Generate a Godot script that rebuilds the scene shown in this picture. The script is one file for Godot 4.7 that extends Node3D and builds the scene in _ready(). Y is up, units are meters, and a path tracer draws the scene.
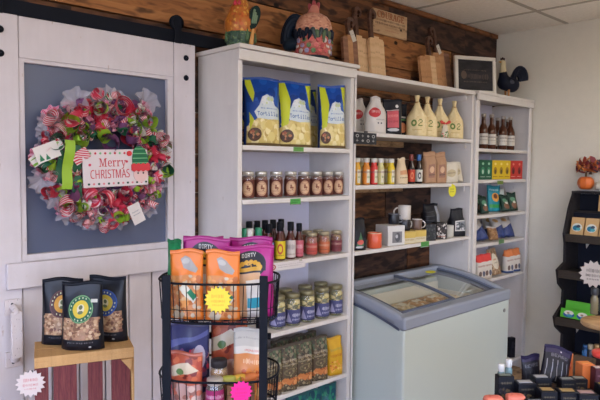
extends Node3D

# Shop wall seen obliquely. x runs along the plank wall, z comes out of it, y is up; the lens stands over the origin.
const F := 593.2
const EYE := 1.55
const WALL_Z := -2.42
const WALL_X := 4.43
const CEIL := 2.605
const FRONT := -2.10          # front plane of the bookcases
var R: Vector3
var U: Vector3
var W: Vector3
var names := {}
var mats := {}
var protos := {}
var prints := []
var rng := RandomNumberGenerator.new()

func _ready():
	rng.seed = 20417
	camera_and_light()
	build_room()
	build_door()
	build_bookcases()
	build_freezer()
	build_left_goods()
	build_middle_goods()
	build_right_goods()
	build_top_goods()
	build_crate()
	build_rack()
	build_wreath()
	build_display()
	build_table()
	pack_prints()
	for k in protos: protos[k].free()

func camera_and_light():
	var yaw := deg_to_rad(43.41)
	var pitch := deg_to_rad(3.307)
	var roll := deg_to_rad(0.56)
	W = Vector3(sin(yaw) * cos(pitch), -sin(pitch), -cos(yaw) * cos(pitch))
	var r0 := Vector3(cos(yaw), 0, sin(yaw))
	var u0 := r0.cross(W)
	R = r0 * cos(roll) + u0 * sin(roll)
	U = -r0 * sin(roll) + u0 * cos(roll)
	var cam := Camera3D.new()
	cam.name = "camera"
	cam.transform = Transform3D(Basis(R, U, -W), Vector3(0, EYE, 0))
	cam.fov = rad_to_deg(2.0 * atan(200.0 / F))
	cam.near = 0.02
	add_child(cam)
	cam.current = true
	var env := Environment.new()
	env.background_mode = Environment.BG_SKY
	var sky := Sky.new()
	var sm := ProceduralSkyMaterial.new()
	sm.sky_top_color = Color(0.60, 0.70, 0.92)
	sm.sky_horizon_color = Color(0.82, 0.87, 0.97)
	sm.ground_bottom_color = Color(0.52, 0.52, 0.54)
	sm.ground_horizon_color = Color(0.70, 0.72, 0.76)
	sm.energy_multiplier = 9.0
	sky.sky_material = sm
	env.sky = sky
	env.tonemap_mode = Environment.TONE_MAPPER_LINEAR
	env.tonemap_exposure = 1.32
	env.sdfgi_enabled = true
	env.ssao_enabled = true
	env.ssil_enabled = true
	var we := WorldEnvironment.new()
	we.name = "world_environment"
	we.environment = env
	add_child(we)

# ---------- pixel rays of the photograph to points on known planes ----------
func ray(px: float, py: float) -> Vector3:
	return W + R * ((px - 300.0) / F) - U * ((py - 200.0) / F)
func oz(px: float, py: float, z: float) -> Vector3:
	var d := ray(px, py)
	return Vector3(0, EYE, 0) + d * (z / d.z)
func ox(px: float, py: float, x: float) -> Vector3:
	var d := ray(px, py)
	return Vector3(0, EYE, 0) + d * (x / d.x)
func oy(px: float, py: float, y: float) -> Vector3:
	var d := ray(px, py)
	return Vector3(0, EYE, 0) + d * ((y - EYE) / d.y)
# point standing at height y and depth z under the pixel column px
func at(px: float, py: float, y: float, z: float) -> Vector3:
	return Vector3(oz(px, py, z).x, y, z)

const ORD := ["first", "second", "third", "fourth", "fifth", "sixth", "seventh", "eighth"]
# ---------- nodes ----------
func numbered(called: String) -> String:
	if not names.has(called):
		names[called] = 0
		return called
	names[called] += 1
	return "%s_%03d" % [called, names[called]]

func thing(called: String, label: String, category: String, pos := Vector3.ZERO, turn := 0.0, group := "") -> Node3D:
	var o := Node3D.new()
	o.name = numbered(called)
	add_child(o)
	o.position = pos
	o.rotation.y = deg_to_rad(turn)
	meta(o, label, category, group)
	return o

func meta(o: Node3D, label: String, category: String, group := ""):
	o.set_meta("label", label)
	o.set_meta("category", category)
	if group != "": o.set_meta("group", group)

func obj(called: String, mesh: Mesh, m: Material, parent: Node, pos := Vector3.ZERO, rot := Vector3.ZERO) -> MeshInstance3D:
	var o := MeshInstance3D.new()
	o.name = called
	o.mesh = mesh
	o.material_override = m
	parent.add_child(o, true)
	o.position = pos
	o.rotation_degrees = rot
	return o

func setting(called: String, label: String, category: String) -> Node3D:
	var o := thing(called, label, category)
	o.set_meta("kind", "structure")
	return o

# one finished copy of the kind `key`; `maker` fills an empty node with the parts the first time
func stamp(key: String, maker: Callable, called: String, label: String, category: String, pos: Vector3, turn := 0.0, group := "", tilt := Vector3.ZERO) -> Node3D:
	if not protos.has(key):
		var p := Node3D.new()
		p.name = called
		maker.call(p)
		protos[key] = p
	var o: Node3D = protos[key].duplicate()
	o.name = numbered(called)
	add_child(o)
	o.position = pos
	o.rotation_degrees = Vector3(tilt.x, turn, tilt.z)
	meta(o, label, category, group)
	if tilt != Vector3.ZERO: settle(o, pos.y)
	return o
# lets a tilted thing down (or up) until its lowest point touches height y
func settle(o: Node3D, y: float):
	var low := 1e9
	for c in o.get_children():
		if c is MeshInstance3D:
			var tf: Transform3D = o.transform * c.transform
			for p in c.mesh.get_faces(): low = minf(low, (tf * p).y)
	o.position.y += y - low + 0.0005

# ---------- materials ----------
func mat(c: Color, rough := 0.6, metal := 0.0) -> StandardMaterial3D:
	var k := "%s %.2f %.2f" % [c.to_html(), rough, metal]
	if mats.has(k): return mats[k]
	var m := StandardMaterial3D.new()
	m.albedo_color = c
	m.roughness = rough
	m.metallic = metal
	if c.get_luminance() < 0.2 and rough > 0.3: m.metallic_specular = 0.25
	m.cull_mode = BaseMaterial3D.CULL_DISABLED
	mats[k] = m
	return m
func rgb(r: int, g: int, b: int) -> Color:
	return Color8(r, g, b)
func pane(c: Color, alpha: float, rough := 0.02) -> StandardMaterial3D:
	var k := "pane %s %.2f %.2f" % [c.to_html(), alpha, rough]
	if mats.has(k): return mats[k]
	var m := StandardMaterial3D.new()
	m.albedo_color = Color(c.r, c.g, c.b, alpha)
	m.transparency = BaseMaterial3D.TRANSPARENCY_ALPHA
	m.roughness = rough
	m.cull_mode = BaseMaterial3D.CULL_DISABLED
	mats[k] = m
	return m
func tex(img: Image, rough := 0.6, metal := 0.0, bump := 0.0, solo := false) -> StandardMaterial3D:
	var m := StandardMaterial3D.new()
	m.roughness = rough
	m.metallic = metal
	m.metallic_specular = 0.4
	m.cull_mode = BaseMaterial3D.CULL_DISABLED
	if bump > 0.0 or solo:
		m.albedo_texture = ImageTexture.create_from_image(img)
	else:
		prints.append([img, m])
	if bump > 0.0:
		var n: Image = img.duplicate()
		n.bump_map_to_normal_map(bump)
		m.normal_enabled = true
		m.normal_texture = ImageTexture.create_from_image(n)
	return m
# all package prints share one sheet, each with a two pixel border of its own edge
func pack_prints():
	var sheet := Image.create(2048, 2048, false, Image.FORMAT_RGB8)
	var placed := {}
	prints.sort_custom(func(a, b): return a[0].get_height() > b[0].get_height())
	var x := 0
	var y := 0
	var row := 0
	for e in prints:
		var im: Image = e[0]
		var w := im.get_width()
		var h := im.get_height()
		if not placed.has(im):
			if x + w + 4 > 2048:
				x = 0
				y += row
				row = 0
			for d in [[0, 2], [4, 2], [2, 0], [2, 4], [0, 0], [4, 4], [2, 2]]: sheet.blit_rect(im, Rect2i(0, 0, w, h), Vector2i(x + d[0], y + d[1]))
			placed[im] = Vector2(x + 2, y + 2)
			x += w + 4
			row = maxi(row, h + 4)
	var t := ImageTexture.create_from_image(sheet)
	for e in prints:
		var p: Vector2 = placed[e[0]]
		e[1].albedo_texture = t
		e[1].uv1_scale = Vector3(e[0].get_width() / 2048.0, e[0].get_height() / 2048.0, 1)
		e[1].uv1_offset = Vector3(p.x / 2048.0, p.y / 2048.0, 0)
	if y + row > 2048: push_error("print sheet is full")

# ---------- prints: small computed pictures ----------
func pic(w: int, h: int, bg: Color) -> Image:
	var im := Image.create(w, h, false, Image.FORMAT_RGB8)
	im.fill(bg)
	return im
func pr(im: Image, x0: float, y0: float, x1: float, y1: float, c: Color):
	var w := im.get_width()
	var h := im.get_height()
	im.fill_rect(Rect2i(int(x0 * w), int(y0 * h), maxi(1, int((x1 - x0) * w)), maxi(1, int((y1 - y0) * h))), c)
func pe(im: Image, cx: float, cy: float, rx: float, ry: float, c: Color, inner := 0.0):
	var w := im.get_width()
	var h := im.get_height()
	for y in range(maxi(0, int((cy - ry) * h)), mini(h, int((cy + ry) * h) + 1)):
		for x in range(maxi(0, int((cx - rx) * w)), mini(w, int((cx + rx) * w) + 1)):
			var q := Vector2(((x + 0.5) / w - cx) / rx, ((y + 0.5) / h - cy) / ry).length()
			if q <= 1.0 and q >= inner: im.set_pixel(x, y, c)
func pp(im: Image, pts: Array, c: Color):
	var poly := PackedVector2Array()
	var w := im.get_width()
	var h := im.get_height()
	for p in pts: poly.append(Vector2(p[0] * w, p[1] * h))
	for y in h:
		for x in w:
			if Geometry2D.is_point_in_polygon(Vector2(x + 0.5, y + 0.5), poly): im.set_pixel(x, y, c)
# scattered bits of food, paper or paint: blobs with outlines of their own
func specks(im: Image, x0: float, y0: float, x1: float, y1: float, cols: Array, n: int, size: float, sd: int):
	var g := RandomNumberGenerator.new()
	g.seed = sd
	for i in n:
		var s := size * g.randf_range(0.5, 1.3)
		pe(im, g.randf_range(x0, x1), g.randf_range(y0, y1), s, s * float(im.get_width()) / im.get_height() * g.randf_range(0.6, 1.2), cols[g.randi() % cols.size()])
const GLYPH := {
	"A": [14, 17, 17, 31, 17, 17, 17], "B": [30, 17, 17, 30, 17, 17, 30], "C": [14, 17, 16, 16, 16, 17, 14], "D": [30, 17, 17, 17, 17, 17, 30],
	"E": [31, 16, 16, 30, 16, 16, 31], "F": [31, 16, 16, 30, 16, 16, 16], "G": [14, 17, 16, 23, 17, 17, 15], "H": [17, 17, 17, 31, 17, 17, 17],
	"I": [14, 4, 4, 4, 4, 4, 14], "L": [16, 16, 16, 16, 16, 16, 31], "M": [17, 27, 21, 21, 17, 17, 17], "N": [17, 25, 21, 19, 17, 17, 17],
	"O": [14, 17, 17, 17, 17, 17, 14], "P": [30, 17, 17, 30, 16, 16, 16], "R": [30, 17, 17, 30, 20, 18, 17], "S": [15, 16, 16, 14, 1, 1, 30],
	"T": [31, 4, 4, 4, 4, 4, 4], "U": [17, 17, 17, 17, 17, 17, 14], "V": [17, 17, 17, 17, 17, 10, 4], "Y": [17, 17, 10, 4, 4, 4, 4],
	"o": [0, 0, 14, 17, 17, 17, 14], "r": [0, 0, 22, 25, 16, 16, 16], "t": [8, 8, 28, 8, 8, 9, 6], "i": [4, 0, 12, 4, 4, 4, 14],
	"l": [12, 4, 4, 4, 4, 4, 14], "a": [0, 0, 14, 1, 15, 17, 15], "s": [0, 0, 15, 16, 14, 1, 30], "2": [14, 17, 1, 6, 8, 16, 31], "$": [4, 15, 20, 14, 5, 30, 4],
}
func word(im: Image, t: String, cx: float, cy: float, height: float, c: Color, stretch := 1.0):
	var px := maxf(1.0, height * im.get_height() / 7.0)
	var pw := px * stretch
	var total := (t.length() * 6 - 1) * pw
	var x := cx * im.get_width() - total / 2.0
	var y := cy * im.get_height() - 3.5 * px
	for ch in t:
		if GLYPH.has(ch):
			for r in 7:
				for b in 5:
					if GLYPH[ch][r] & (16 >> b): im.fill_rect(Rect2i(int(round(x + b * pw)), int(round(y + r * px)), maxi(1, int(round(pw))), maxi(1, int(round(px)))), c)
		x += 6 * pw
# a line of writing too small to read
func scrawl(im: Image, x0: float, x1: float, y: float, h: float, c: Color, sd: int):
	var g := RandomNumberGenerator.new()
	g.seed = sd
	var x := x0
	while x < x1:
		var w := g.randf_range(0.010, 0.022)
		var k := g.randf_range(0.5, 1.0)
		pr(im, x, y - h * k * 0.5, minf(x + w, x1), y + h * k * 0.5, c)
		x += w + g.randf_range(0.008, 0.02)

# ---------- meshes ----------
func new_st(flat := false) -> SurfaceTool:
	var s := SurfaceTool.new()
	s.begin(Mesh.PRIMITIVE_TRIANGLES)
	s.set_smooth_group(-1 if flat else 0)
	return s
func done(s: SurfaceTool) -> ArrayMesh:
	s.generate_normals()
	return s.commit()
func v3(s: SurfaceTool, p: Vector3, uv: Vector2):
	s.set_uv(uv)
	s.add_vertex(p)
func quad(s: SurfaceTool, a: Vector3, b: Vector3, c: Vector3, d: Vector3, ua := Vector2(0, 1), ub := Vector2(0, 0), uc := Vector2(1, 0), ud := Vector2(1, 1)):
	v3(s, a, ua); v3(s, b, ub); v3(s, c, uc)
	v3(s, a, ua); v3(s, c, uc); v3(s, d, ud)
# rows of points; the first row is the bottom
func grid(s: SurfaceTool, P: Array, flip := false, vs := []):
	var m := P.size()
	for i in m - 1:
		var n: int = P[i].size()
		var v0: float = 1.0 - (vs[i] if vs else float(i) / (m - 1))
		var v1: float = 1.0 - (vs[i + 1] if vs else float(i + 1) / (m - 1))
		for j in n - 1:
			var u0 := float(j) / (n - 1)
			var u1 := float(j + 1) / (n - 1)
			if flip: quad(s, P[i][j], P[i][j + 1], P[i + 1][j + 1], P[i + 1][j], Vector2(u0, v0), Vector2(u1, v0), Vector2(u1, v1), Vector2(u0, v1))
			else: quad(s, P[i][j], P[i + 1][j], P[i + 1][j + 1], P[i][j + 1], Vector2(u0, v0), Vector2(u0, v1), Vector2(u1, v1), Vector2(u1, v0))
# plain box; uv in metres times `tile` shifted by `off`, or 0..1 on each face when tile is 0
func add_box(s: SurfaceTool, c: Vector3, sz: Vector3, tile := 0.0, off := Vector2.ZERO):
	var h := sz / 2.0
	for f in 6:
		var ax := f / 2
		var sg := 1.0 if f % 2 == 0 else -1.0
		var n := Vector3.ZERO
		n[ax] = sg
		var up := Vector3.UP if ax != 1 else Vector3(0, 0, -sg)
		var rt := up.cross(n)
		var a := c + n * h[ax]
		var hu := absf(up.dot(h))
		var hr := absf(rt.dot(h))
		var p := [a - rt * hr - up * hu, a - rt * hr + up * hu, a + rt * hr + up * hu, a + rt * hr - up * hu]
		if tile == 0.0: quad(s, p[0], p[1], p[2], p[3])
		else: quad(s, p[0], p[1], p[2], p[3], off + Vector2(0, 2 * hu) * tile, off, off + Vector2(2 * hr, 0) * tile, off + Vector2(2 * hr, 2 * hu) * tile)
func box(sz: Vector3, c := Vector3.ZERO, tile := 0.0, off := Vector2.ZERO) -> ArrayMesh:
	var s := new_st(true)
	add_box(s, c, sz, tile, off)
	return done(s)
# box with rounded edges
func add_rbox(s: SurfaceTool, c: Vector3, sz: Vector3, r: float):
	var h := sz / 2.0
	r = minf(r, minf(h.x, minf(h.y, h.z)) * 0.98)
	for f in 6:
		var ax := f / 2
		var sg := 1.0 if f % 2 == 0 else -1.0
		var n := Vector3.ZERO
		n[ax] = sg
		var up := Vector3.UP if ax != 1 else Vector3(0, 0, -sg)
		var rt := up.cross(n)
		var hu := absf(up.dot(h))
		var hr := absf(rt.dot(h))
		var cu := [-hu, -hu + r, hu - r, hu]
		var cr := [-hr, -hr + r, hr - r, hr]
		for i in 3:
			for j in 3:
				for q in [[i, j], [i + 1, j], [i + 1, j + 1], [i, j], [i + 1, j + 1], [i, j + 1]]:
					var p: Vector3 = n * h[ax] + up * cu[q[0]] + rt * cr[q[1]]
					var inn := p.clamp(-(h - Vector3.ONE * r), h - Vector3.ONE * r)
					var nn := (p - inn).normalized()
					s.set_normal(nn)
					s.set_uv(Vector2(cr[q[1]] / (2 * hr) + 0.5, 0.5 - cu[q[0]] / (2 * hu)))
					s.add_vertex(c + inn + nn * r)
func rbox(sz: Vector3, r := 0.003, c := Vector3.ZERO) -> ArrayMesh:
	var s := SurfaceTool.new()
	s.begin(Mesh.PRIMITIVE_TRIANGLES)
	add_rbox(s, c, sz, r)
	return s.commit()
# profile of (radius, height) turned round y, optionally over part of the turn only
func add_lathe(s: SurfaceTool, prof: Array, seg := 20, a0 := 0.0, a1 := TAU):
	var P := []
	var vs := []
	var y0: float = prof[0][1]
	var y1: float = prof[-1][1]
	for p in prof:
		var row := PackedVector3Array()
		for j in seg + 1:
			var a := a0 + (a1 - a0) * j / seg
			row.append(Vector3(p[0] * sin(a), p[1], p[0] * cos(a)))
		P.append(row)
		vs.append((p[1] - y0) / (y1 - y0) if absf(y1 - y0) > 1e-6 else 0.0)
	grid(s, P, false, vs)
func lathe(prof: Array, seg := 20, a0 := 0.0, a1 := TAU) -> ArrayMesh:
	var s := new_st()
	add_lathe(s, prof, seg, a0, a1)
	return done(s)
func add_tube(s: SurfaceTool, pts: Array, r: float, n := 6, r_end := -1.0):
	var P := []
	var up := Vector3.UP
	for i in pts.size():
		var t: Vector3 = (pts[mini(i + 1, pts.size() - 1)] - pts[maxi(i - 1, 0)]).normalized()
		if absf(t.dot(up)) > 0.95: up = Vector3.RIGHT if absf(t.x) < 0.9 else Vector3.BACK
		var b := t.cross(up).normalized()
		var c := b.cross(t)
		up = c
		var rr := r if r_end < 0 else lerpf(r, r_end, float(i) / (pts.size() - 1))
		var row := PackedVector3Array()
		for j in n + 1:
			var a := TAU * j / n
			row.append(pts[i] + (b * cos(a) + c * sin(a)) * rr)
		P.append(row)
	grid(s, P)
func tube(pts: Array, r: float, n := 6, r_end := -1.0) -> ArrayMesh:
	var s := new_st()
	add_tube(s, pts, r, n, r_end)
	return done(s)
# outline in the xy plane given a thickness in z; uv spans the outline's box
func prism(poly: PackedVector2Array, d: float) -> ArrayMesh:
	var s := new_st(true)
	add_prism(s, poly, d)
	return done(s)
func add_prism(s: SurfaceTool, poly: PackedVector2Array, d: float, at0 := Vector3.ZERO):
	if Geometry2D.is_polygon_clockwise(poly): poly.reverse()
	var lo := poly[0]
	var hi := poly[0]
	for p in poly:
		lo = lo.min(p)
		hi = hi.max(p)
	var ext := hi - lo
	var ix := Geometry2D.triangulate_polygon(poly)
	for k in range(0, ix.size(), 3):
		var t := [poly[ix[k]], poly[ix[k + 1]], poly[ix[k + 2]]]
		if (t[1] - t[0]).cross(t[2] - t[0]) > 0: t = [t[0], t[2], t[1]]
		for side in [1.0, -1.0]:
			var o := [0, 1, 2] if side > 0 else [0, 2, 1]
			for q in o:
				var p: Vector2 = t[q]
				v3(s, at0 + Vector3(p.x, p.y, d / 2 * side), Vector2((p.x - lo.x) / ext.x, 1.0 - (p.y - lo.y) / ext.y))
	for i in poly.size():
		var a := poly[i]
		var b := poly[(i + 1) % poly.size()]
		var ua := Vector2((a.x - lo.x) / ext.x, 1.0 - (a.y - lo.y) / ext.y)
		var ub := Vector2((b.x - lo.x) / ext.x, 1.0 - (b.y - lo.y) / ext.y)
		quad(s, at0 + Vector3(a.x, a.y, -d / 2), at0 + Vector3(a.x, a.y, d / 2), at0 + Vector3(b.x, b.y, d / 2), at0 + Vector3(b.x, b.y, -d / 2), ua, ua, ub, ub)
func disc(r: float, d: float, n := 24) -> ArrayMesh:
	var p := PackedVector2Array()
	for i in n: p.append(Vector2(cos(TAU * i / n), sin(TAU * i / n)) * r)
	return prism(p, d)
func star(r: float, r2: float, n: int, d: float) -> ArrayMesh:
	var p := PackedVector2Array()
	for i in n * 2: p.append(Vector2(cos(PI * i / n), sin(PI * i / n)) * (r if i % 2 == 0 else r2))
	return prism(p, d)
# lump made of tapered capsules [a, b, ra, rb] melted together, meshed as surface nets
func blob(caps: Array, cell: float, k: float) -> ArrayMesh:
	var lo := Vector3(1e9, 1e9, 1e9)
	var hi := -lo
	for c in caps:
		var rr: float = maxf(c[2], c[3]) + cell * 2.5
		lo = lo.min(c[0] - Vector3.ONE * rr).min(c[1] - Vector3.ONE * rr)
		hi = hi.max(c[0] + Vector3.ONE * rr).max(c[1] + Vector3.ONE * rr)
	var nx := int((hi.x - lo.x) / cell) + 1
	var ny := int((hi.y - lo.y) / cell) + 1
	var nz := int((hi.z - lo.z) / cell) + 1
	var D := PackedFloat32Array()
	D.resize(nx * ny * nz)
	for z in nz:
		for y in ny:
			for x in nx:
				var p := lo + Vector3(x, y, z) * cell
				var d := 1e9
				for c in caps:
					var ab: Vector3 = c[1] - c[0]
					var t := clampf((p - c[0]).dot(ab) / maxf(ab.length_squared(), 1e-9), 0, 1)
					var q: float = (p - (c[0] + ab * t)).length() - lerpf(c[2], c[3], t)
					var h := clampf(0.5 + 0.5 * (d - q) / k, 0, 1)
					d = lerpf(d, q, h) - k * h * (1 - h) if d < 1e8 else q
				D[(z * ny + y) * nx + x] = d
	var V := {}
	var off := [0, 1, nx, nx + 1, nx * ny, nx * ny + 1, nx * ny + nx, nx * ny + nx + 1]
	for z in nz - 1:
		for y in ny - 1:
			for x in nx - 1:
				var b := (z * ny + y) * nx + x
				var inside := 0
				for o in off: inside += int(D[b + o] < 0)
				if inside == 0 or inside == 8: continue
				var sum := Vector3.ZERO
				var cnt := 0
				for e in [[0, 1], [2, 3], [4, 5], [6, 7], [0, 2], [1, 3], [4, 6], [5, 7], [0, 4], [1, 5], [2, 6], [3, 7]]:
					var da := D[b + off[e[0]]]
					var db := D[b + off[e[1]]]
					if (da < 0) != (db < 0):
						var pa := Vector3(e[0] & 1, (e[0] >> 1) & 1, (e[0] >> 2) & 1)
						var pb := Vector3(e[1] & 1, (e[1] >> 1) & 1, (e[1] >> 2) & 1)
						sum += pa.lerp(pb, da / (da - db))
						cnt += 1
				V[b] = lo + (Vector3(x, y, z) + sum / cnt) * cell
	var s := new_st()
	var st := [1, nx, nx * ny]
	for b in V:
		for ax in 3:
			var n1: int = st[(ax + 1) % 3]
			var n2: int = st[(ax + 2) % 3]
			var e: int = b + st[ax]
			# the lattice edge from b along ax is shared by the cells b, b-n1, b-n2, b-n1-n2
			if e < D.size() and (D[b] < 0) != (D[e] < 0) and V.has(b - n1) and V.has(b - n2) and V.has(b - n1 - n2):
				var q := [V[b], V[b - n1], V[b - n1 - n2], V[b - n2]]
				if D[b] < 0: quad(s, q[0], q[3], q[2], q[1])
				else: quad(s, q[0], q[1], q[2], q[3])
	return done(s)

# ---------- packaging ----------
# pouch standing on y = 0, facing +z. P: w, h, d, top (width at the top / w), boxy, bulge heights
func pouch_pt(P: Dictionary, sx: float, v: float, side: float, off := 0.0) -> Vector3:
	var hw: float = P.w / 2.0 * lerpf(1.0, P.get("top", 0.96), smoothstep(P.get("sh", 0.3), 1.0, v)) * (1.0 - 0.05 * P.get("pinch", 1.0) * sin(PI * clampf(v * 1.1, 0, 1)))
	var prof: Array = P.get("prof", [[0.0, 0.86], [0.12, 1.0], [0.45, 0.86], [0.75, 0.45], [0.9, 0.12], [1.0, 0.03]])
	var hd := 0.0
	for i in prof.size() - 1:
		if v >= prof[i][0] and v <= prof[i + 1][0] + 1e-6:
			var t: float = (v - prof[i][0]) / (prof[i + 1][0] - prof[i][0])
			hd = lerpf(prof[i][1], prof[i + 1][1], t)
	hd *= P.d / 2.0
	var e: float = P.get("boxy", 2.2)
	var z := hd * pow(maxf(0.0, 1.0 - pow(absf(sx), e)), 1.0 / maxf(1.6, e * 0.5))
	var wr: float = P.get("wrinkle", 0.0025)
	var ph: float = P.get("phase", 0.0)
	z += wr * (1.0 - absf(sx)) * clampf(hd * 60, 0.1, 1) * (sin(sx * 7.0 + v * 5.0 + ph) + sin(v * 17.0 - sx * 4.0 + ph * 2.0) * 0.6)
	var y: float = P.h * v + 0.004 * sin(sx * 3.0 + ph) * v
	var lean: float = P.get("lean", 0.0) * v * v
	return Vector3(hw * sx, y, (z + off) * side + lean)
func pouch_mesh(P: Dictionary) -> ArrayMesh:
	var s := new_st()
	var NS := 12
	var NV := 14
	for side in [1.0, -1.0]:
		var G := []
		for i in NV + 1:
			var row := PackedVector3Array()
			for j in NS + 1: row.append(pouch_pt(P, -1.0 + 2.0 * j / NS, float(i) / NV, side))
			G.append(row)
		grid(s, G, side < 0)
	for j in NS:
		var a := -1.0 + 2.0 * j / NS
		var b := -1.0 + 2.0 * (j + 1) / NS
		quad(s, pouch_pt(P, a, 0, -1), pouch_pt(P, a, 0, 1), pouch_pt(P, b, 0, 1), pouch_pt(P, b, 0, -1), Vector2(0.02, 0.98), Vector2(0.02, 0.98), Vector2(0.02, 0.98), Vector2(0.02, 0.98))
	return done(s)
# label lying on the pouch front: sx0..sx1 across, v0..v1 up; round or square
func pouch_label(P: Dictionary, sx0: float, sx1: float, v0: float, v1: float, rnd := false, lift := 0.0012) -> ArrayMesh:
	var s := new_st()
	if rnd:
		var c := Vector2((sx0 + sx1) / 2, (v0 + v1) / 2)
		var h := Vector2((sx1 - sx0) / 2, (v1 - v0) / 2)
		for ring in 3:
			for j in 20:
				var q := []
				for k in [[ring, j], [ring + 1, j], [ring + 1, j + 1], [ring, j + 1]]:
					var a: float = TAU * k[1] / 20.0
					var d: Vector2 = Vector2(sin(a), cos(a)) * (k[0] / 3.0)
					var e: Vector2 = c + d * h
					q.append([pouch_pt(P, e.x, e.y, 1, lift), Vector2(0.5 + d.x * 0.5, 0.5 - d.y * 0.5)])
				quad(s, q[0][0], q[1][0], q[2][0], q[3][0], q[0][1], q[1][1], q[2][1], q[3][1])
	else:
		var G := []
		for i in 7:
			var row := PackedVector3Array()
			for j in 7: row.append(pouch_pt(P, lerpf(sx0, sx1, j / 6.0), lerpf(v0, v1, i / 6.0), 1, lift))
			G.append(row)
		grid(s, G)
	return done(s)
# crimped strip along the top of a pouch
func pouch_seal(P: Dictionary, hgt := 0.012) -> ArrayMesh:
	var s := new_st(true)
	var G := []
	var n := 16
	for side in [1.0, -1.0]:
		G = []
		for i in 4:
			var row := PackedVector3Array()
			for j in n + 1:
				var p := pouch_pt(P, -1.0 + 2.0 * j / n, 1.0, side, 0.0009 + 0.0007 * (i % 2))
				p.y += hgt * (i / 3.0 - 0.25)
				row.append(p)
			G.append(row)
		grid(s, G, side < 0)
	return done(s)
func fill_pouch(p: Node, P: Dictionary, print_mat: Material, seal_mat: Material):
	obj("body", pouch_mesh(P), print_mat, p)
	if seal_mat: obj("top_seal", pouch_seal(P, P.get("seal", 0.012)), seal_mat, p)
# glass jar with a screw lid
func fill_jar(p: Node, r: float, h: float, food: Material, lid: Material, label: Material, glass: Material, l0 := 0.18, l1 := 0.72, wrap := 2.6):
	var lh := h * 0.13
	var b := h - lh
	obj("contents", lathe([[0.001, 0.004], [r * 0.9, 0.004], [r * 0.95, 0.012], [r * 0.95, b * 0.86], [r * 0.8, b * 0.95], [0.001, b * 0.95]], 18), food, p)
	obj("glass", lathe([[0.001, 0.0], [r * 0.92, 0.0], [r, 0.008], [r, b * 0.84], [r * 0.97, b * 0.9], [r * 0.84, b * 0.97], [r * 0.84, b]], 20), glass, p)
	var lp := [[r * 0.86, b - 0.002], [r * 0.93, b], [r * 0.93, h - 0.003], [r * 0.89, h], [0.001, h]]
	obj("lid", lathe(lp, 24), lid, p)
	if label: obj("label", lathe([[r + 0.0008, b * l0], [r + 0.0008, b * l1]], 14, -wrap / 2, wrap / 2), label, p)
# narrow bottle: r, h, neck share
func fill_bottle(p: Node, r: float, h: float, liquid: Material, cap: Material, label: Material, neck := 0.38, capshare := 0.16, l0 := 0.1, l1 := 0.55, nr := 0.42, wrap := 2.8):
	var sh := h * (1.0 - neck)
	var ch := h * (1.0 - capshare)
	obj("body", lathe([[0.001, 0.0], [r * 0.93, 0.0], [r, 0.005], [r, sh * 0.9], [r * 0.93, sh * 0.97], [r * 0.7, sh + h * neck * 0.16], [r * nr * 1.08, sh + h * neck * 0.34], [r * nr, ch]], 18), liquid, p)
	obj("cap", lathe([[r * nr * 1.12, ch - 0.003], [r * nr * 1.25, ch], [r * nr * 1.25, h - 0.003], [r * nr * 1.12, h], [0.001, h]], 16), cap, p)
	if label: obj("label", lathe([[r + 0.0008, sh * l0], [r + 0.0008, sh * (l0 + l1)]], 14, -wrap / 2, wrap / 2), label, p)
# carton with a printed front panel
func fill_carton(p: Node, w: float, h: float, d: float, body: Material, front: Material):
	obj("carton", rbox(Vector3(w, h, d), 0.0025, Vector3(0, h / 2, 0)), body, p)
	if front:
		var s := new_st(true)
		add_box(s, Vector3(0, h / 2, d / 2), Vector3(w * 0.96, h * 0.96, 0.0012))
		obj("front_print", done(s), front, p)

# ---------- the room ----------
func wood_image(w: int, h: int, sd: int, dark: Color, mid: Color, light: Color, stain: float, grain := 1.0) -> Image:
	var a := FastNoiseLite.new()
	a.seed = sd
	a.frequency = 0.011
	a.fractal_octaves = 4
	var b := FastNoiseLite.new()
	b.seed = sd + 7
	b.frequency = 0.02
	b.fractal_octaves = 3
	var im := Image.create(w, h, false, Image.FORMAT_RGB8)
	for y in h:
		for x in w:
			var warp := b.get_noise_2d(x * 0.35, y * 0.8) * 18.0
			var g := a.get_noise_2d(x * 0.22, (y + warp) * 5.0 * grain) * 0.5 + 0.5
			var fine := a.get_noise_2d(x * 0.7 + 900, y * 22.0 * grain) * 0.5 + 0.5
			var blot := b.get_noise_2d(x * 0.5 + 300, y * 1.5 + 50)
			var t := clampf(g * 1.0 + fine * 0.28 - 0.14, 0, 1)
			var c := dark.lerp(mid, clampf(t * 2.0, 0, 1)).lerp(light, clampf(t * 2.0 - 1.05, 0, 1))
			c = c.lerp(dark * 0.6, clampf((blot + stain) * 1.7, 0, 0.7))
			im.set_pixel(x, y, c)
	var g2 := RandomNumberGenerator.new()
	g2.seed = sd
	for k in int(w / 220.0 + 1):
		var cx := g2.randf()
		var cy := g2.randf_range(0.2, 0.8)
		pe(im, cx, cy, 9.0 / w, 6.0 / h, dark * 0.7)
		pe(im, cx, cy, 5.0 / w, 3.5 / h, dark * 0.4)
	return im
func wood(sd: int, dark: Color, mid: Color, light: Color, stain: float, len_m := 1.6, high_m := 0.4, rough := 0.75, grain := 1.0, w := 768, h := 192) -> StandardMaterial3D:
	var m := tex(wood_image(w, h, sd, dark, mid, light, stain, grain), rough, 0.0, 2.0 if sd < 80 else 0.0, true)
	m.uv1_scale = Vector3(1.0 / len_m, 1.0 / high_m, 1)
	return m
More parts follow.
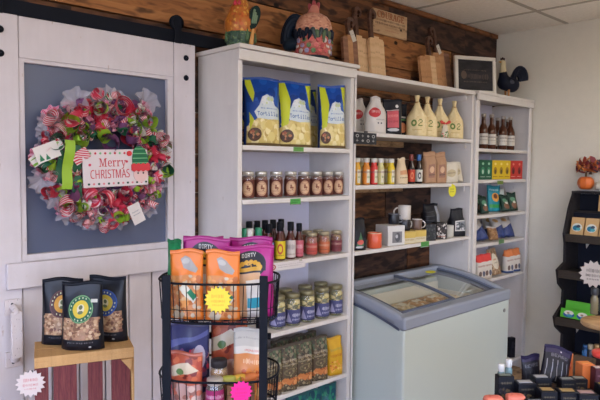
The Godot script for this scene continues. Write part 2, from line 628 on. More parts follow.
# painted boards: chalky paint with grain and small worn spots
func paint_image(sd: int, base: Color, worn: Color, amount: float) -> Image:
	var a := FastNoiseLite.new()
	a.seed = sd
	a.frequency = 0.02
	var im := Image.create(256, 256, false, Image.FORMAT_RGB8)
	for y in 256:
		for x in 256:
			var n := a.get_noise_2d(x * 4.0, y * 0.6) * 0.4 + a.get_noise_2d(x * 0.8 + 99, y * 0.8) * 0.6
			var c := base * (1.0 + 0.035 * n)
			var s := a.get_noise_2d(x * 3.0 + 500, y * 0.9 + 40)
			if s > amount: c = c.lerp(worn, clampf((s - amount) * 6.0, 0, 0.6))
			c.a = 1
			im.set_pixel(x, y, c)
	return im

func build_room():
	# planks of the back wall
	var back := setting("wall_back", "rough brown horizontal plank wall above the sliding door and behind the shelves", "wall")
	obj("wall_core", box(Vector3(7.1, CEIL + 0.1, 0.1), Vector3(0.93, (CEIL + 0.1) / 2, WALL_Z - 0.082)), mat(rgb(170, 160, 146), 0.9), back)
	var pm := [
		wood(11, rgb(82, 52, 34), rgb(144, 94, 56), rgb(176, 122, 74), -0.15),
		wood(23, rgb(58, 38, 30), rgb(106, 68, 44), rgb(140, 94, 58), 0.0),
		wood(35, rgb(46, 34, 32), rgb(80, 56, 46), rgb(110, 78, 58), 0.06),
		wood(47, rgb(96, 60, 38), rgb(160, 106, 62), rgb(188, 134, 84), -0.22)]
	var rows := [2.605, 2.385, 2.19, 1.985, 1.80, 1.60, 1.415, 1.22, 1.03, 0.84, 0.64, 0.44, 0.22, 0.0]
	# which wood each plank of the three rows in view is cut from, from the left end
	var tone := {0: [1, 0, 1, 2], 1: [3, 0, 3, 3, 1], 2: [2, 1, 0, 1]}
	for i in rows.size() - 1:
		var y1: float = rows[i]
		var y0: float = rows[i + 1]
		var x := -2.6
		var cuts: Array = [[-0.4, 1.12, 3.05, WALL_X], [-0.9, 0.85, 2.2, 3.78, WALL_X], [0.2, 1.75, 3.3, WALL_X]][i % 3]
		for k in cuts.size():
			var x1: float = cuts[k]
			var t: int = tone[i][k % tone[i].size()] if tone.has(i) else [2, 1, 2, 1, 2][(i + k) % 5]
			var proud := rng.randf_range(0.0, 0.006)
			obj("plank", box(Vector3(x1 - x - 0.004, y1 - y0 - rng.randf_range(0.004, 0.009), 0.026 + proud), Vector3((x + x1) / 2, (y0 + y1) / 2, WALL_Z - 0.013 + proud / 2), 1.0, Vector2(rng.randf() * 3.0, rng.randf())), pm[t], back)
			x = x1
	# right wall and the walls behind the camera
	var plaster := tex(speckle_image(61, rgb(219, 213, 199), 0.02), 0.85, 0.0, 0.0, true)
	plaster.uv1_triplanar = true
	plaster.uv1_scale = Vector3(1.2, 1.2, 1.2)
	var wr := setting("wall_right", "plain beige painted wall beyond the shelves", "wall")
	obj("wall_panel", box(Vector3(0.1, CEIL + 0.1, 6.4), Vector3(WALL_X + 0.05, (CEIL + 0.1) / 2, 0.6)), plaster, wr)
	var wf := setting("wall_front", "plain beige painted wall behind the viewer", "wall")
	# opening x -1.5 .. 1.9, y 0.5 .. 2.3
	obj("wall_panel", box(Vector3(7.1, 0.5, 0.1), Vector3(0.93, 0.25, 3.55)), plaster, wf)
	obj("wall_panel", box(Vector3(7.1, CEIL + 0.1 - 2.3, 0.1), Vector3(0.93, (CEIL + 0.1 + 2.3) / 2, 3.55)), plaster, wf)
	obj("wall_panel", box(Vector3(1.12, 1.8, 0.1), Vector3(-2.06, 1.4, 3.55)), plaster, wf)
	obj("wall_panel", box(Vector3(2.58, 1.8, 0.1), Vector3(3.19, 1.4, 3.55)), plaster, wf)
	var wm := mat(rgb(210, 208, 204), 0.5)
	var win2 := setting("window_2", "wide shop window of two panes behind the viewer", "window")
	for x in [-1.475, 0.2, 1.875]: obj("window_post", box(Vector3(0.05, 1.8, 0.07), Vector3(x, 1.4, 3.55)), wm, win2)
	for y in [0.52, 2.28]: obj("window_rail", box(Vector3(3.35, 0.05, 0.07), Vector3(0.2, y, 3.55)), wm, win2)
	for x in [-0.64, 1.04]: obj("pane", box(Vector3(1.62, 1.71, 0.006), Vector3(x, 1.4, 3.55)), pane(rgb(235, 240, 242), 0.06), win2)
	# left wall with a wide shop window
	var wl := setting("wall_left", "plain wall holding the wide shop window", "wall")
	var X := -2.65
	obj("wall_panel", box(Vector3(0.1, 0.6, 6.1), Vector3(X, 0.3, 0.5)), plaster, wl)
	obj("wall_panel", box(Vector3(0.1, CEIL + 0.1 - 2.35, 6.1), Vector3(X, (CEIL + 0.1 + 2.35) / 2, 0.5)), plaster, wl)
	obj("wall_panel", box(Vector3(0.1, 1.75, 0.65), Vector3(X, 1.475, -2.175)), plaster, wl)
	obj("wall_panel", box(Vector3(0.1, 1.75, 0.85), Vector3(X, 1.475, 3.1)), plaster, wl)
	var win := setting("window_1", "wide shop window of three panes letting daylight in", "window")
	for z in [-1.85, -0.34, 1.16, 2.66]: obj("window_post", box(Vector3(0.07, 1.75, 0.05), Vector3(X, 1.475, z)), wm, win)
	for y in [0.62, 2.33]: obj("window_rail", box(Vector3(0.07, 0.05, 4.5), Vector3(X, y, 0.4)), wm, win)
	for z in [-1.095, 0.41, 1.91]: obj("pane", box(Vector3(0.006, 1.66, 1.44), Vector3(X, 1.475, z)), pane(rgb(235, 240, 242), 0.06), win)
	# floor of wide boards
	var fl := setting("floor", "brown wood board floor", "floor")
	obj("floor_base", box(Vector3(7.1, 0.1, 6.1), Vector3(0.93, -0.07, 0.55)), mat(rgb(176, 148, 112), 0.9), fl)
	var fm := [wood(71, rgb(132, 104, 78), rgb(176, 146, 112), rgb(198, 168, 134), -0.3), wood(72, rgb(122, 96, 72), rgb(164, 134, 104), rgb(188, 158, 126), -0.3)]
	var zz := WALL_Z
	var n := 0
	while zz < 3.45:
		var x := -2.6 + 0.55 * (n % 3) - 1.0
		while x < WALL_X:
			var a := maxf(x, -2.6)
			var b := minf(x + 1.75, WALL_X)
			if b - a > 0.05: obj("board", box(Vector3(b - a - 0.002, 0.02, 0.148), Vector3((a + b) / 2, -0.01, zz + 0.075), 1.0, Vector2(rng.randf() * 2, rng.randf())), fm[rng.randi() % 2], fl)
			x += 1.75
		zz += 0.15
		n += 1
	# suspended ceiling: tiles lying in a white grid, some cells hold lamps
	var ce := setting("ceiling", "suspended ceiling of pale mineral tiles in a white grid", "ceiling")
	obj("ceiling_slab", box(Vector3(7.1, 0.1, 6.1), Vector3(0.93, CEIL + 0.15, 0.55)), mat(rgb(120, 118, 112), 0.9), ce)
	var tm := tex(speckle_image(81, rgb(242, 240, 234), 0.05), 0.95, 0.0, 0.0, true)
	tm.uv1_triplanar = true
	tm.uv1_scale = Vector3(3, 3, 3)
	var bar := mat(rgb(176, 172, 162), 0.6)
	var gx := [-2.6]
	var q := 3.93 - 0.61 * 10
	while q < WALL_X - 0.1:
		gx.append(q)
		q += 0.61
	gx.append(WALL_X)
	var gz := [WALL_Z, -1.86, -0.64, 0.58, 1.80, 3.02, 3.5]
	var lamps := []
	for i in gx.size() - 1:
		for j in gz.size() - 1:
			var cx: float = (gx[i] + gx[i + 1]) / 2
			var cz: float = (gz[j] + gz[j + 1]) / 2
			var sx: float = gx[i + 1] - gx[i]
			var sz: float = gz[j + 1] - gz[j]
			if [[6, 2], [2, 2], [10, 2], [3, 4], [8, 4]].has([i, j]): lamps.append(Vector3(cx, CEIL, cz))
			elif sx > 0.02: obj("tile", box(Vector3(sx - 0.004, 0.016, sz - 0.004), Vector3(cx, CEIL + 0.008, cz)), tm, ce)
	for i in range(1, gx.size() - 1): obj("grid_bar", box(Vector3(0.024, 0.006, 6.0), Vector3(gx[i], CEIL - 0.002, 0.54)), bar, ce)
	for j in range(1, gz.size() - 1): obj("grid_bar", box(Vector3(7.0, 0.006, 0.024), Vector3(0.92, CEIL - 0.002, gz[j])), bar, ce)
	for p in lamps: ceiling_lamp(p)
	var t1 := setting("trim_1", "narrow dark moulding where the plank wall meets the ceiling", "trim")
	obj("moulding", box(Vector3(6.98, 0.03, 0.02), Vector3(0.92, CEIL - 0.022, WALL_Z + 0.016), 1.0), wood(91, rgb(74, 46, 30), rgb(128, 82, 50), rgb(150, 104, 66), -0.1), t1)
func ceiling_lamp(p: Vector3):
	var t := thing("ceiling_light", "flat white panel lamp set into the ceiling grid", "lamp", p, 0, "panel lamps in the ceiling")
	obj("frame", box(Vector3(0.6, 0.03, 1.21), Vector3(0, 0.03, 0)), mat(rgb(220, 220, 216), 0.5), t)
	var dm := StandardMaterial3D.new()
	dm.albedo_color = rgb(240, 238, 230)
	dm.emission_enabled = true
	dm.emission = Color(1.0, 0.95, 0.86)
	dm.emission_energy_multiplier = 1.6
	obj("diffuser", box(Vector3(0.56, 0.006, 1.17), Vector3(0, 0.011, 0)), dm, t)
	var l := AreaLight3D.new()
	l.name = "lamp_light"
	l.area_size = Vector2(0.54, 1.14)
	l.area_normalize_energy = true
	l.light_color = Color(1.0, 0.965, 0.90)
	l.light_energy = LAMP
	l.shadow_enabled = true
	l.area_range = 12.0
	l.area_attenuation = 2.0
	t.add_child(l)
	l.position = Vector3(0, 0.004, 0)
	l.rotation_degrees = Vector3(-90, 0, 0)
const LAMP := 1.5
func speckle_image(sd: int, base: Color, amt: float) -> Image:
	var a := FastNoiseLite.new()
	a.seed = sd
	a.frequency = 0.05
	var im := Image.create(256, 256, false, Image.FORMAT_RGB8)
	for y in 256:
		for x in 256:
			var c := base * (1.0 + amt * (a.get_noise_2d(x * 9.0, y * 9.0) + 0.6 * a.get_noise_2d(x * 0.7, y * 0.7)))
			c.a = 1
			im.set_pixel(x, y, c)
	return im

# ---------- sliding barn door ----------
func build_door():
	var Z := -2.36
	var d := setting("door_1", "white distressed sliding barn door with a grey frosted pane", "door")
	var pw := tex(paint_image(5, rgb(204, 197, 201), rgb(158, 128, 112), 0.62), 0.7, 0.0, 0.0, true)
	pw.uv1_triplanar = true
	pw.uv1_scale = Vector3(1.6, 1.6, 1.6)
	var x0 := 0.66
	var x1 := 1.556
	var th := 0.04
	for s in [[x0, 0.776], [1.442, x1]]:
		obj("stile", rbox(Vector3(s[1] - s[0] - 0.002, 2.095, th), 0.003, Vector3((s[0] + s[1]) / 2, 1.0525, Z - th / 2)), pw, d)
	obj("top_rail", rbox(Vector3(1.442 - 0.776 - 0.002, 0.155, th - 0.002), 0.003, Vector3(1.109, 2.022, Z - th / 2 - 0.001)), pw, d)
	# moulding round the pane
	for m in [[0.776, 0.797, 1.19, 1.945], [1.412, 1.442, 1.19, 1.945]]:
		obj("pane_moulding", rbox(Vector3(m[1] - m[0], m[3] - m[2], 0.03), 0.003, Vector3((m[0] + m[1]) / 2, (m[2] + m[3]) / 2, Z - 0.021)), pw, d)
	for m in [[1.93, 1.945], [1.17, 1.198]]:
		obj("pane_moulding", rbox(Vector3(0.666, m[1] - m[0], 0.03), 0.003, Vector3(1.109, (m[0] + m[1]) / 2, Z - 0.0205)), pw, d)
	var gm := mat(rgb(84, 92, 116), 0.28)
	obj("frosted_pane", box(Vector3(0.64, 0.76, 0.008), Vector3(1.107, 1.565, Z - 0.03)), gm, d)
	obj("lock_rail", rbox(Vector3(0.80, 0.098, 0.022), 0.004, Vector3(1.114, 1.123, Z + 0.011)), pw, d)
	# vertical boards of the lower half
	var n := 6
	for i in n:
		var bw := 0.666 / n
		obj("board", rbox(Vector3(bw - 0.005, 1.15, 0.024), 0.004, Vector3(0.776 + bw * (i + 0.5), 0.597, Z - 0.02)), pw, d)
	obj("bottom_rail", rbox(Vector3(0.664, 0.12, 0.03), 0.003, Vector3(1.109, 0.07, Z - 0.008)), pw, d)
	var iron := mat(rgb(18, 22, 32), 0.65)
	for b in [[0.712, 2.039], [0.712, 1.952], [1.505, 2.037], [1.505, 1.947]]:
		obj("bolt", lathe([[0.013, 0.0], [0.013, 0.003], [0.010, 0.008], [0.0005, 0.010]], 14), iron, d, Vector3(b[0], b[1], Z), Vector3(90, 0, 0))
	# pull handle
	var hm := tex(paint_image(9, rgb(206, 196, 196), rgb(70, 58, 58), 0.45), 0.6, 0.0, 0.0, true)
	hm.uv1_triplanar = true
	hm.uv1_scale = Vector3(9, 9, 9)
	var hx := 0.738
	var hy0 := 0.775
	var hy1 := 1.035
	var h := obj("pull_handle", rbox(Vector3(0.042, hy1 - hy0 - 0.08, 0.014), 0.005, Vector3(hx, (hy0 + hy1) / 2, Z + 0.042)), hm, d)
	for y in [hy0 + 0.03, hy1 - 0.03]:
		obj("mount_plate", rbox(Vector3(0.060, 0.062, 0.008), 0.003, Vector3(hx, y, Z + 0.004)), hm, h)
		var inward := 0.024 if y < 0.9 else -0.024
		obj("arm", tube([Vector3(hx, y, Z + 0.004), Vector3(hx, y + inward * 0.3, Z + 0.03), Vector3(hx, y + inward, Z + 0.042)], 0.015, 8), hm, h)
		obj("screw", lathe([[0.006, 0.0], [0.005, 0.003], [0.0005, 0.004]], 10), iron, h, Vector3(hx - 0.004, y + (0.012 if y > 0.9 else -0.012), Z + 0.006), Vector3(90, 0, 0))
	# flat track the door hangs from
	var tr := thing("sliding_door_track", "black steel flat track running above the white barn door", "track", Vector3(0.95, 2.13, WALL_Z))
	obj("rail", rbox(Vector3(2.1, 0.058, 0.012), 0.002, Vector3(0, 0, 0.042)), iron, tr)
	for x in [-0.9, -0.3, 0.3, 0.8]:
		obj("spacer", lathe([[0.012, 0.0], [0.012, 0.038]], 12), iron, tr, Vector3(x, 0, 0.0), Vector3(90, 0, 0))
	for x in [-0.245, 0.515]:
		var hg := thing("door_hanger", "black strap hanger on the door's edge next to the bookcase" if x > 0 else "black strap hanger on the door's edge away from the bookcase", "hanger", Vector3(0.95 + x, 2.096, -2.36), 0, "strap hangers of the sliding door")
		obj("strap", rbox(Vector3(0.036, 0.122, 0.006), 0.002, Vector3(0, 0.061, -0.003)), iron, hg)
		obj("wheel", lathe([[0.001, 0.0], [0.034, 0.0], [0.034, 0.004], [0.029, 0.006], [0.029, 0.012], [0.034, 0.014], [0.034, 0.016], [0.001, 0.016]], 20), iron, hg, Vector3(0, 0.096, -0.022), Vector3(90, 0, 0))

# ---------- bookcases ----------
func build_bookcases():
	var white := tex(paint_image(15, rgb(209, 204, 201), rgb(170, 156, 146), 0.66), 0.6, 0.0, 0.0, true)
	white.uv1_triplanar = true
	white.uv1_scale = Vector3(1.1, 1.1, 1.1)
	var lilac := mat(rgb(216, 212, 226), 0.6)
	var zb := WALL_Z + 0.008
	var th := 0.025
	# left
	var t := thing("bookcase", "tall white bookcase between the barn door and the freezer", "bookcase")
	var x0 := 1.605
	var x1 := 2.370
	var dep := FRONT - zb
	for x in [x0 + th / 2, x1 - th / 2]:
		obj("side_panel", rbox(Vector3(th, 2.06, dep), 0.002, Vector3(x, 1.03, (FRONT + zb) / 2)), white, t)
	obj("back_panel", box(Vector3(x1 - x0 - 2 * th, 2.058, 0.006), Vector3((x0 + x1) / 2, 1.0295, zb + 0.004)), lilac, t)
	for y in [1.64, 1.395, 1.09, 0.755, 0.44, 0.10]:
		obj("shelf", rbox(Vector3(x1 - x0 - 2 * th, 0.022, dep - 0.004), 0.003, Vector3((x0 + x1) / 2, y - 0.011, (FRONT + zb) / 2 + 0.006)), white, t)
	obj("kick_board", box(Vector3(x1 - x0 - 2 * th, 0.075, 0.018), Vector3((x0 + x1) / 2, 0.0385, FRONT - 0.03)), white, t)
	obj("top_board", rbox(Vector3(x1 - x0 + 0.028, 0.02, dep + 0.03), 0.004, Vector3((x0 + x1) / 2, 2.07, (FRONT + zb) / 2 + 0.015)), white, t)
	obj("crown", rbox(Vector3(x1 - x0 + 0.012, 0.048, 0.016), 0.004, Vector3((x0 + x1) / 2, 2.035, FRONT + 0.008)), white, t)
	# middle, open at the back and below
	t = thing("bookcase", "wide white shelving over the freezer with planks showing behind", "bookcase")
	x0 = 2.381
	x1 = 3.578
	obj("side_panel", rbox(Vector3(th, 2.03, dep), 0.002, Vector3(x1 - th / 2, 1.015, (FRONT + zb) / 2)), white, t)
	obj("side_panel", rbox(Vector3(0.012, 2.03, dep), 0.002, Vector3(x0 + 0.006, 1.015, (FRONT + zb) / 2)), white, t)
	var tan := wood(97, rgb(120, 90, 62), rgb(176, 142, 104), rgb(200, 168, 128), -0.3, 0.8, 0.2)
	for y in [1.735, 1.447, 1.09]:
		obj("shelf", rbox(Vector3(x1 - x0 - th - 0.012, 0.022, dep - 0.004), 0.003, Vector3((x0 + x1 - th + 0.012) / 2, y - 0.011, (FRONT + zb) / 2 + 0.006)), white, t)
		if y > 1.2: obj("wall_cleat", box(Vector3(0.80, 0.036, 0.02), Vector3(x0 + 0.42, y - 0.041, WALL_Z + 0.018), 1.0), tan, t)
		obj("side_cleat", box(Vector3(0.016, 0.034, 0.22), Vector3(x1 - th - 0.008, y - 0.040, -2.25)), white, t)
	obj("top_board", rbox(Vector3(x1 - x0 + 0.004, 0.024, dep + 0.008), 0.004, Vector3((x0 + x1) / 2, 2.042, (FRONT + zb) / 2 + 0.004)), white, t)
	obj("side_cleat", box(Vector3(0.016, 0.034, 0.22), Vector3(x1 - th - 0.008, 2.012, -2.25)), white, t)
	# right
	t = thing("bookcase", "narrow white bookcase in the corner by the beige wall", "bookcase")
	x0 = 3.583
	x1 = 4.392
	for x in [x0 + th / 2, x1 - th / 2]:
		obj("side_panel", rbox(Vector3(th, 2.03, dep), 0.002, Vector3(x, 1.015, (FRONT + zb) / 2)), white, t)
	obj("face_strip", rbox(Vector3(0.045, 2.0, 0.012), 0.002, Vector3(x0 + 0.0225, 1.0, FRONT + 0.008)), white, t)
	obj("face_strip", rbox(Vector3(0.045, 2.0, 0.012), 0.002, Vector3(x1 - 0.0225, 1.0, FRONT + 0.008)), white, t)
	obj("back_panel", box(Vector3(x1 - x0 - 2 * th, 2.038, 0.006), Vector3((x0 + x1) / 2, 1.0195, zb + 0.004)), lilac, t)
	for y in [1.68, 1.465, 1.22, 1.02, 0.76, 0.10]:
		obj("shelf", rbox(Vector3(x1 - x0 - 2 * th, 0.022, dep - 0.006), 0.003, Vector3((x0 + x1) / 2, y - 0.011, (FRONT + zb) / 2 + 0.004)), white, t)
	obj("top_board", rbox(Vector3(x1 - x0 + 0.006, 0.02, dep + 0.03), 0.004, Vector3((x0 + x1) / 2 + 0.003, 2.05, (FRONT + zb) / 2 + 0.015)), white, t)
	obj("crown", rbox(Vector3(x1 - x0, 0.04, 0.014), 0.004, Vector3((x0 + x1) / 2, 2.02, FRONT + 0.021)), white, t)

# ---------- chest freezer ----------
func freezer_y(s: float) -> float:      # lid height over the depth, s = 0 front .. 1 back
	return lerpf(0.775, 0.872, 1.0 - pow(1.0 - clampf(s, 0, 1), 1.9))
func build_freezer():
	var x0 := 2.432
	var x1 := 3.538
	var zf := -1.79
	var zb := -2.35
	var t := thing("chest_freezer", "white chest freezer with a curved sliding glass lid and grey rim", "freezer")
	var body := mat(rgb(188, 198, 194), 0.35)
	var rim := mat(rgb(140, 147, 162), 0.45)
	var dark := mat(rgb(70, 78, 100), 0.5)
	var lid_bar := mat(rgb(86, 93, 112), 0.5)
	var liner := mat(rgb(232, 229, 214), 0.5)
	var wall := 0.06
	# cabinet: four thick walls and a bottom, rounded at the corners
	obj("front_panel", rbox(Vector3(x1 - x0, 0.64, wall), 0.014, Vector3((x0 + x1) / 2, 0.40, zf - wall / 2)), body, t)
	obj("back_panel", rbox(Vector3(x1 - x0, 0.72, wall), 0.014, Vector3((x0 + x1) / 2, 0.44, zb + wall / 2)), body, t)
	for x in [x0 + 0.002, x1 - 0.002 - wall]:
		var poly := PackedVector2Array([Vector2(zf - 0.012, 0.08), Vector2(zb + 0.01, 0.08)])
		for i in 9:
			var s := 1.0 - i / 8.0
			poly.append(Vector2(lerpf(zf - 0.012, zb + 0.01, s), freezer_y(s) - 0.062))
		var m := prism(poly, wall)
		obj("end_panel", m, body, t, Vector3(x + wall / 2, 0, 0), Vector3(0, -90, 0))
	obj("bottom_panel", box(Vector3(x1 - x0 - 0.1, 0.05, zf - zb - 0.1), Vector3((x0 + x1) / 2, 0.12, (zf + zb) / 2)), liner, t)
	obj("plinth", box(Vector3(x1 - x0 - 0.06, 0.08, zf - zb - 0.06), Vector3((x0 + x1) / 2, 0.04, (zf + zb) / 2)), dark, t)
	# liner, lining the inside
	for a in [[Vector3(x1 - x0 - 0.13, 0.56, 0.008), Vector3((x0 + x1) / 2, 0.42, zf - wall - 0.006)], [Vector3(x1 - x0 - 0.13, 0.63, 0.008), Vector3((x0 + x1) / 2, 0.455, zb + wall + 0.006)], [Vector3(0.008, 0.58, 0.42), Vector3(x0 + wall + 0.010, 0.43, (zf + zb) / 2)], [Vector3(0.008, 0.58, 0.42), Vector3(x1 - wall - 0.010, 0.43, (zf + zb) / 2)]]:
		obj("liner_wall", box(a[0], a[1]), liner, t)
	# rim: front rail, back rail and two curved end rails
	obj("front_rim", rbox(Vector3(x1 - x0 + 0.01, 0.072, 0.085), 0.016, Vector3((x0 + x1) / 2, 0.748, zf - 0.035)), rim, t)
	obj("back_rim", rbox(Vector3(x1 - x0 + 0.01, 0.06, 0.06), 0.012, Vector3((x0 + x1) / 2, 0.842, zb + 0.03)), rim, t)
	for e in [[x0 - 0.005, x0 + 0.055], [x1 - 0.055, x1 + 0.005]]:
		var s := new_st(true)
		var top := []
		var st := new_st()
		var G := []
		for i in 15:
			var q := i / 14.0
			var z := lerpf(zf - 0.006, zb + 0.006, q)
			var y := freezer_y(q)
			var row := PackedVector3Array([Vector3(e[0], y - 0.062, z), Vector3(e[0], y - 0.008, z), Vector3(e[0] + 0.006, y, z), Vector3(e[1] - 0.006, y, z), Vector3(e[1], y - 0.006, z), Vector3(e[1], y - 0.062, z), Vector3(e[0], y - 0.062, z)])
			G.append(row)
		grid(st, G)
		obj("end_rim", done(st), rim, t)
		var G2 := []
		for i in 15:
			var q := i / 14.0
			var z := lerpf(zf - 0.03, zb + 0.006, q)
			var y := freezer_y(q) - 0.050
			var ex: float = e[0] - 0.002 if e[0] < 3 else e[1] + 0.002
			var dx := 0.006 if e[0] < 3 else -0.006
			G2.append(PackedVector3Array([Vector3(ex, y - 0.014, z), Vector3(ex, y, z), Vector3(ex + dx, y, z), Vector3(ex + dx, y - 0.014, z), Vector3(ex, y - 0.014, z)]))
		var st2 := new_st(true)
		grid(st2, G2)
		obj("rim_strip", done(st2), dark, t)
	# two curved sliding panes with dark edge bars
	var xm := (x0 + x1) / 2
	var gl := pane(rgb(205, 214, 214), 0.05, 0.03)
	for k in 2:
		var a := x0 + 0.055 if k == 0 else xm - 0.02
		var b := xm + 0.02 if k == 0 else x1 - 0.055
		var lift := -0.016 - 0.010 * k
		var st := new_st()
		var G := []
		for i in 15:
			var q := lerpf(0.13, 0.92, i / 14.0)
			G.append(PackedVector3Array([Vector3(a, freezer_y(q) + lift, lerpf(zf, zb, q)), Vector3(b, freezer_y(q) + lift, lerpf(zf, zb, q))]))
		grid(st, G)
		var lid := obj("glass_lid", done(st), gl, t)
		for e in ([a + 0.008, b - 0.008] if k == 0 else [b - 0.008]):
			var pts := []
			for i in 13:
				var q := lerpf(0.13, 0.92, i / 12.0)
				pts.append(Vector3(e, freezer_y(q) + lift + 0.004, lerpf(zf, zb, q)))
			obj("edge_bar", tube(pts, 0.010, 8), lid_bar, lid)
		for q in [0.13, 0.92]:
			obj("cross_bar", rbox(Vector3(b - a, 0.014, 0.018), 0.003, Vector3((a + b) / 2, freezer_y(q) + lift + 0.004, lerpf(zf, zb, q))), lid_bar, lid)
	var sti := obj("sticker", disc(0.045, 0.001), mat(rgb(222, 214, 60), 0.6), t, Vector3(3.30, freezer_y(0.78) - 0.008, lerpf(zf, zb, 0.78)), Vector3(-84, 0, 0))
	sti.scale = Vector3(1.0, 0.6, 1)
	sti.set_meta("label", "yellow oval sticker on the glass lid")
	obj("badge", disc(0.012, 0.004), mat(rgb(150, 150, 150), 0.4, 0.5), t, Vector3(3.47, 0.655, zf + 0.002))
	# wire baskets hanging inside
	var wm := mat(rgb(196, 192, 178), 0.5)
	for k in 3:
		var bx := lerpf(x0 + 0.08, x1 - 0.08, k / 3.0)
		var ex := lerpf(x0 + 0.08, x1 - 0.08, (k + 1) / 3.0) - 0.012
		var bk := thing("freezer_basket", ["white wire basket at the bookcase end of the freezer", "white wire basket in the middle of the freezer", "white wire basket at the freezer's end by the corner bookcase"][k], "basket", Vector3.ZERO, 0, "wire baskets inside the freezer")
		var za := zf - 0.085
		var zc := zb + 0.085
		var ytop := 0.690
		var ybot := 0.53
		var ring := [Vector3(bx, ytop, za), Vector3(ex, ytop, za), Vector3(ex, ytop, zc), Vector3(bx, ytop, zc), Vector3(bx, ytop, za)]
		obj("rim_wire", tube(ring, 0.005, 6), wm, bk)
		var s := new_st(true)
		for i in 9:
			var x := lerpf(bx, ex, i / 8.0)
			for seg in [[Vector3(x, ytop, za), Vector3(x, ybot, za)], [Vector3(x, ybot, za), Vector3(x, ybot, zc)], [Vector3(x, ybot, zc), Vector3(x, ytop, zc)]]: add_tube(s, seg, 0.0025, 4)
		for i in 9:
			var z := lerpf(za, zc, i / 8.0)
			for x in [bx, ex]: add_tube(s, [Vector3(x, ytop, z), Vector3(x, ybot, z)], 0.0025, 4)
		obj("wire_mesh", done(s), wm, bk)
	# frozen food lying in the baskets
	var kinds := [[rgb(196, 150, 96), rgb(140, 92, 60)], [rgb(216, 200, 160), rgb(190, 140, 90)], [rgb(140, 152, 132), rgb(190, 186, 170)], [rgb(206, 184, 140), rgb(226, 218, 196)]]
	var fm := []
	for i in kinds.size():
		var im := pic(64, 64, kinds[i][0])
		specks(im, 0, 0, 1, 1, [kinds[i][1], kinds[i][0] * 0.8, rgb(224, 214, 190)], 60, 0.06, 300 + i)
		pr(im, 0.25, 0.35, 0.75, 0.65, rgb(226, 222, 206))
		fm.append(tex(im, 0.4))
	for k in 3:
		for i in 16:
			var bx := lerpf(x0 + 0.08, x1 - 0.08, (k + 0.5) / 3.0) - 0.006
			var P := {"w": 0.135, "h": 0.155, "d": 0.036, "phase": i * 1.7, "wrinkle": 0.003, "prof": [[0.0, 0.1], [0.2, 0.9], [0.5, 1.0], [0.8, 0.9], [1.0, 0.1]]}
			var ki := (k + i) % 4
			stamp("frozen%d" % ki, func(p): fill_pouch(p, P, fm[ki], null), "frozen_food_bag", ["bag of brown frozen food lying in a freezer basket", "bag of cream coloured frozen food lying in a freezer basket", "bag of grey green frozen food lying in a freezer basket", "bag of pale frozen food lying in a freezer basket"][ki], "frozen food", Vector3(bx - 0.074 + 0.148 * (i % 2), 0.536 + 0.047 * (i / 4), zf - 0.10 - 0.19 * ((i / 2) % 2)), 3.0 * sin(i * 2.0 + k), ["brown bags in the freezer", "cream bags in the freezer", "grey green bags in the freezer", "pale bags in the freezer"][ki], Vector3(-90, 0, 0))

# ---------- goods on the left bookcase ----------
func chip_print(variant: int) -> Image:
	var im := pic(160, 224, rgb(18, 66, 148))
	specks(im, 0, 0.0, 1, 0.3, [rgb(14, 54, 128), rgb(30, 84, 170)], 14, 0.12, 39)
	# chips and dip
	pp(im, [[0.0, 0.74], [0.3, 0.60], [0.7, 0.56], [1.0, 0.60], [1.0, 1.0], [0.0, 1.0]], rgb(196, 174, 110))
	specks(im, 0.1, 0.64, 1.0, 0.96, [rgb(222, 204, 140), rgb(206, 184, 112), rgb(230, 216, 164), rgb(184, 158, 92), rgb(214, 196, 128)], 90, 0.075, 40 + variant)
	pe(im, 0.24, 0.84, 0.17, 0.10, rgb(84, 58, 46))
	specks(im, 0.12, 0.79, 0.36, 0.89, [rgb(150, 80, 54), rgb(96, 84, 50), rgb(176, 116, 76), rgb(70, 50, 42)], 22, 0.035, 44)
	# white cloth shape with the name
	pp(im, [[0.22, 0.50], [0.36, 0.40], [0.46, 0.28], [0.60, 0.24], [0.74, 0.30], [0.82, 0.40], [1.0, 0.44], [1.0, 0.60], [0.6, 0.62], [0.3, 0.60]], rgb(196, 206, 212))
	specks(im, 0.42, 0.27, 0.78, 0.40, [rgb(214, 218, 218), rgb(176, 190, 200), rgb(190, 200, 150)], 16, 0.045, 45)
	word(im, "Tortillas", 0.63, 0.53, 0.062, rgb(28, 74, 150))
	scrawl(im, 0.40, 0.9, 0.455, 0.02, rgb(60, 100, 170), 5)
	# lime bands
	if variant == 1:
		pp(im, [[0.06, 0.0], [0.26, 0.0], [0.36, 0.30], [0.26, 0.66], [0.10, 0.70]], rgb(190, 198, 44))
		pp(im, [[0.84, 0.0], [1.0, 0.0], [1.0, 0.42], [0.92, 0.36]], rgb(190, 198, 44))
	else:
		pp(im, [[0.02, 0.0], [0.20, 0.0], [0.26, 0.22], [0.20, 0.36], [0.10, 0.20]], rgb(190, 198, 44))
		pp(im, [[0.10, 0.5], [0.22, 0.62], [0.12, 0.78]], rgb(190, 198, 44))
	pr(im, 0.0, 0.0, 0.05, 1, rgb(14, 50, 120))
	pr(im, 0.05, 0.965, 1, 1, rgb(120, 98, 66))
	return im
func starburst(called: String, label: String, pos: Vector3, r: float, c: Color, ink: Color, turn: float, sd: int, points := 16):
	var im := pic(96, 96, c)
	scrawl(im, 0.28, 0.72, 0.38, 0.16, ink, sd)
	scrawl(im, 0.25, 0.75, 0.56, 0.12, ink, sd + 1)
	scrawl(im, 0.3, 0.7, 0.70, 0.07, ink, sd + 2)
	var t := thing(called, label, "price sign", pos, turn)
	obj("card", star(r, r * 0.78, points, 0.0015), tex(im, 0.7), t)
	obj("clip", rbox(Vector3(r * 0.3, r * 0.22, 0.006), 0.001, Vector3(0, r * 0.78, -0.004)), mat(rgb(60, 60, 66), 0.5), t)
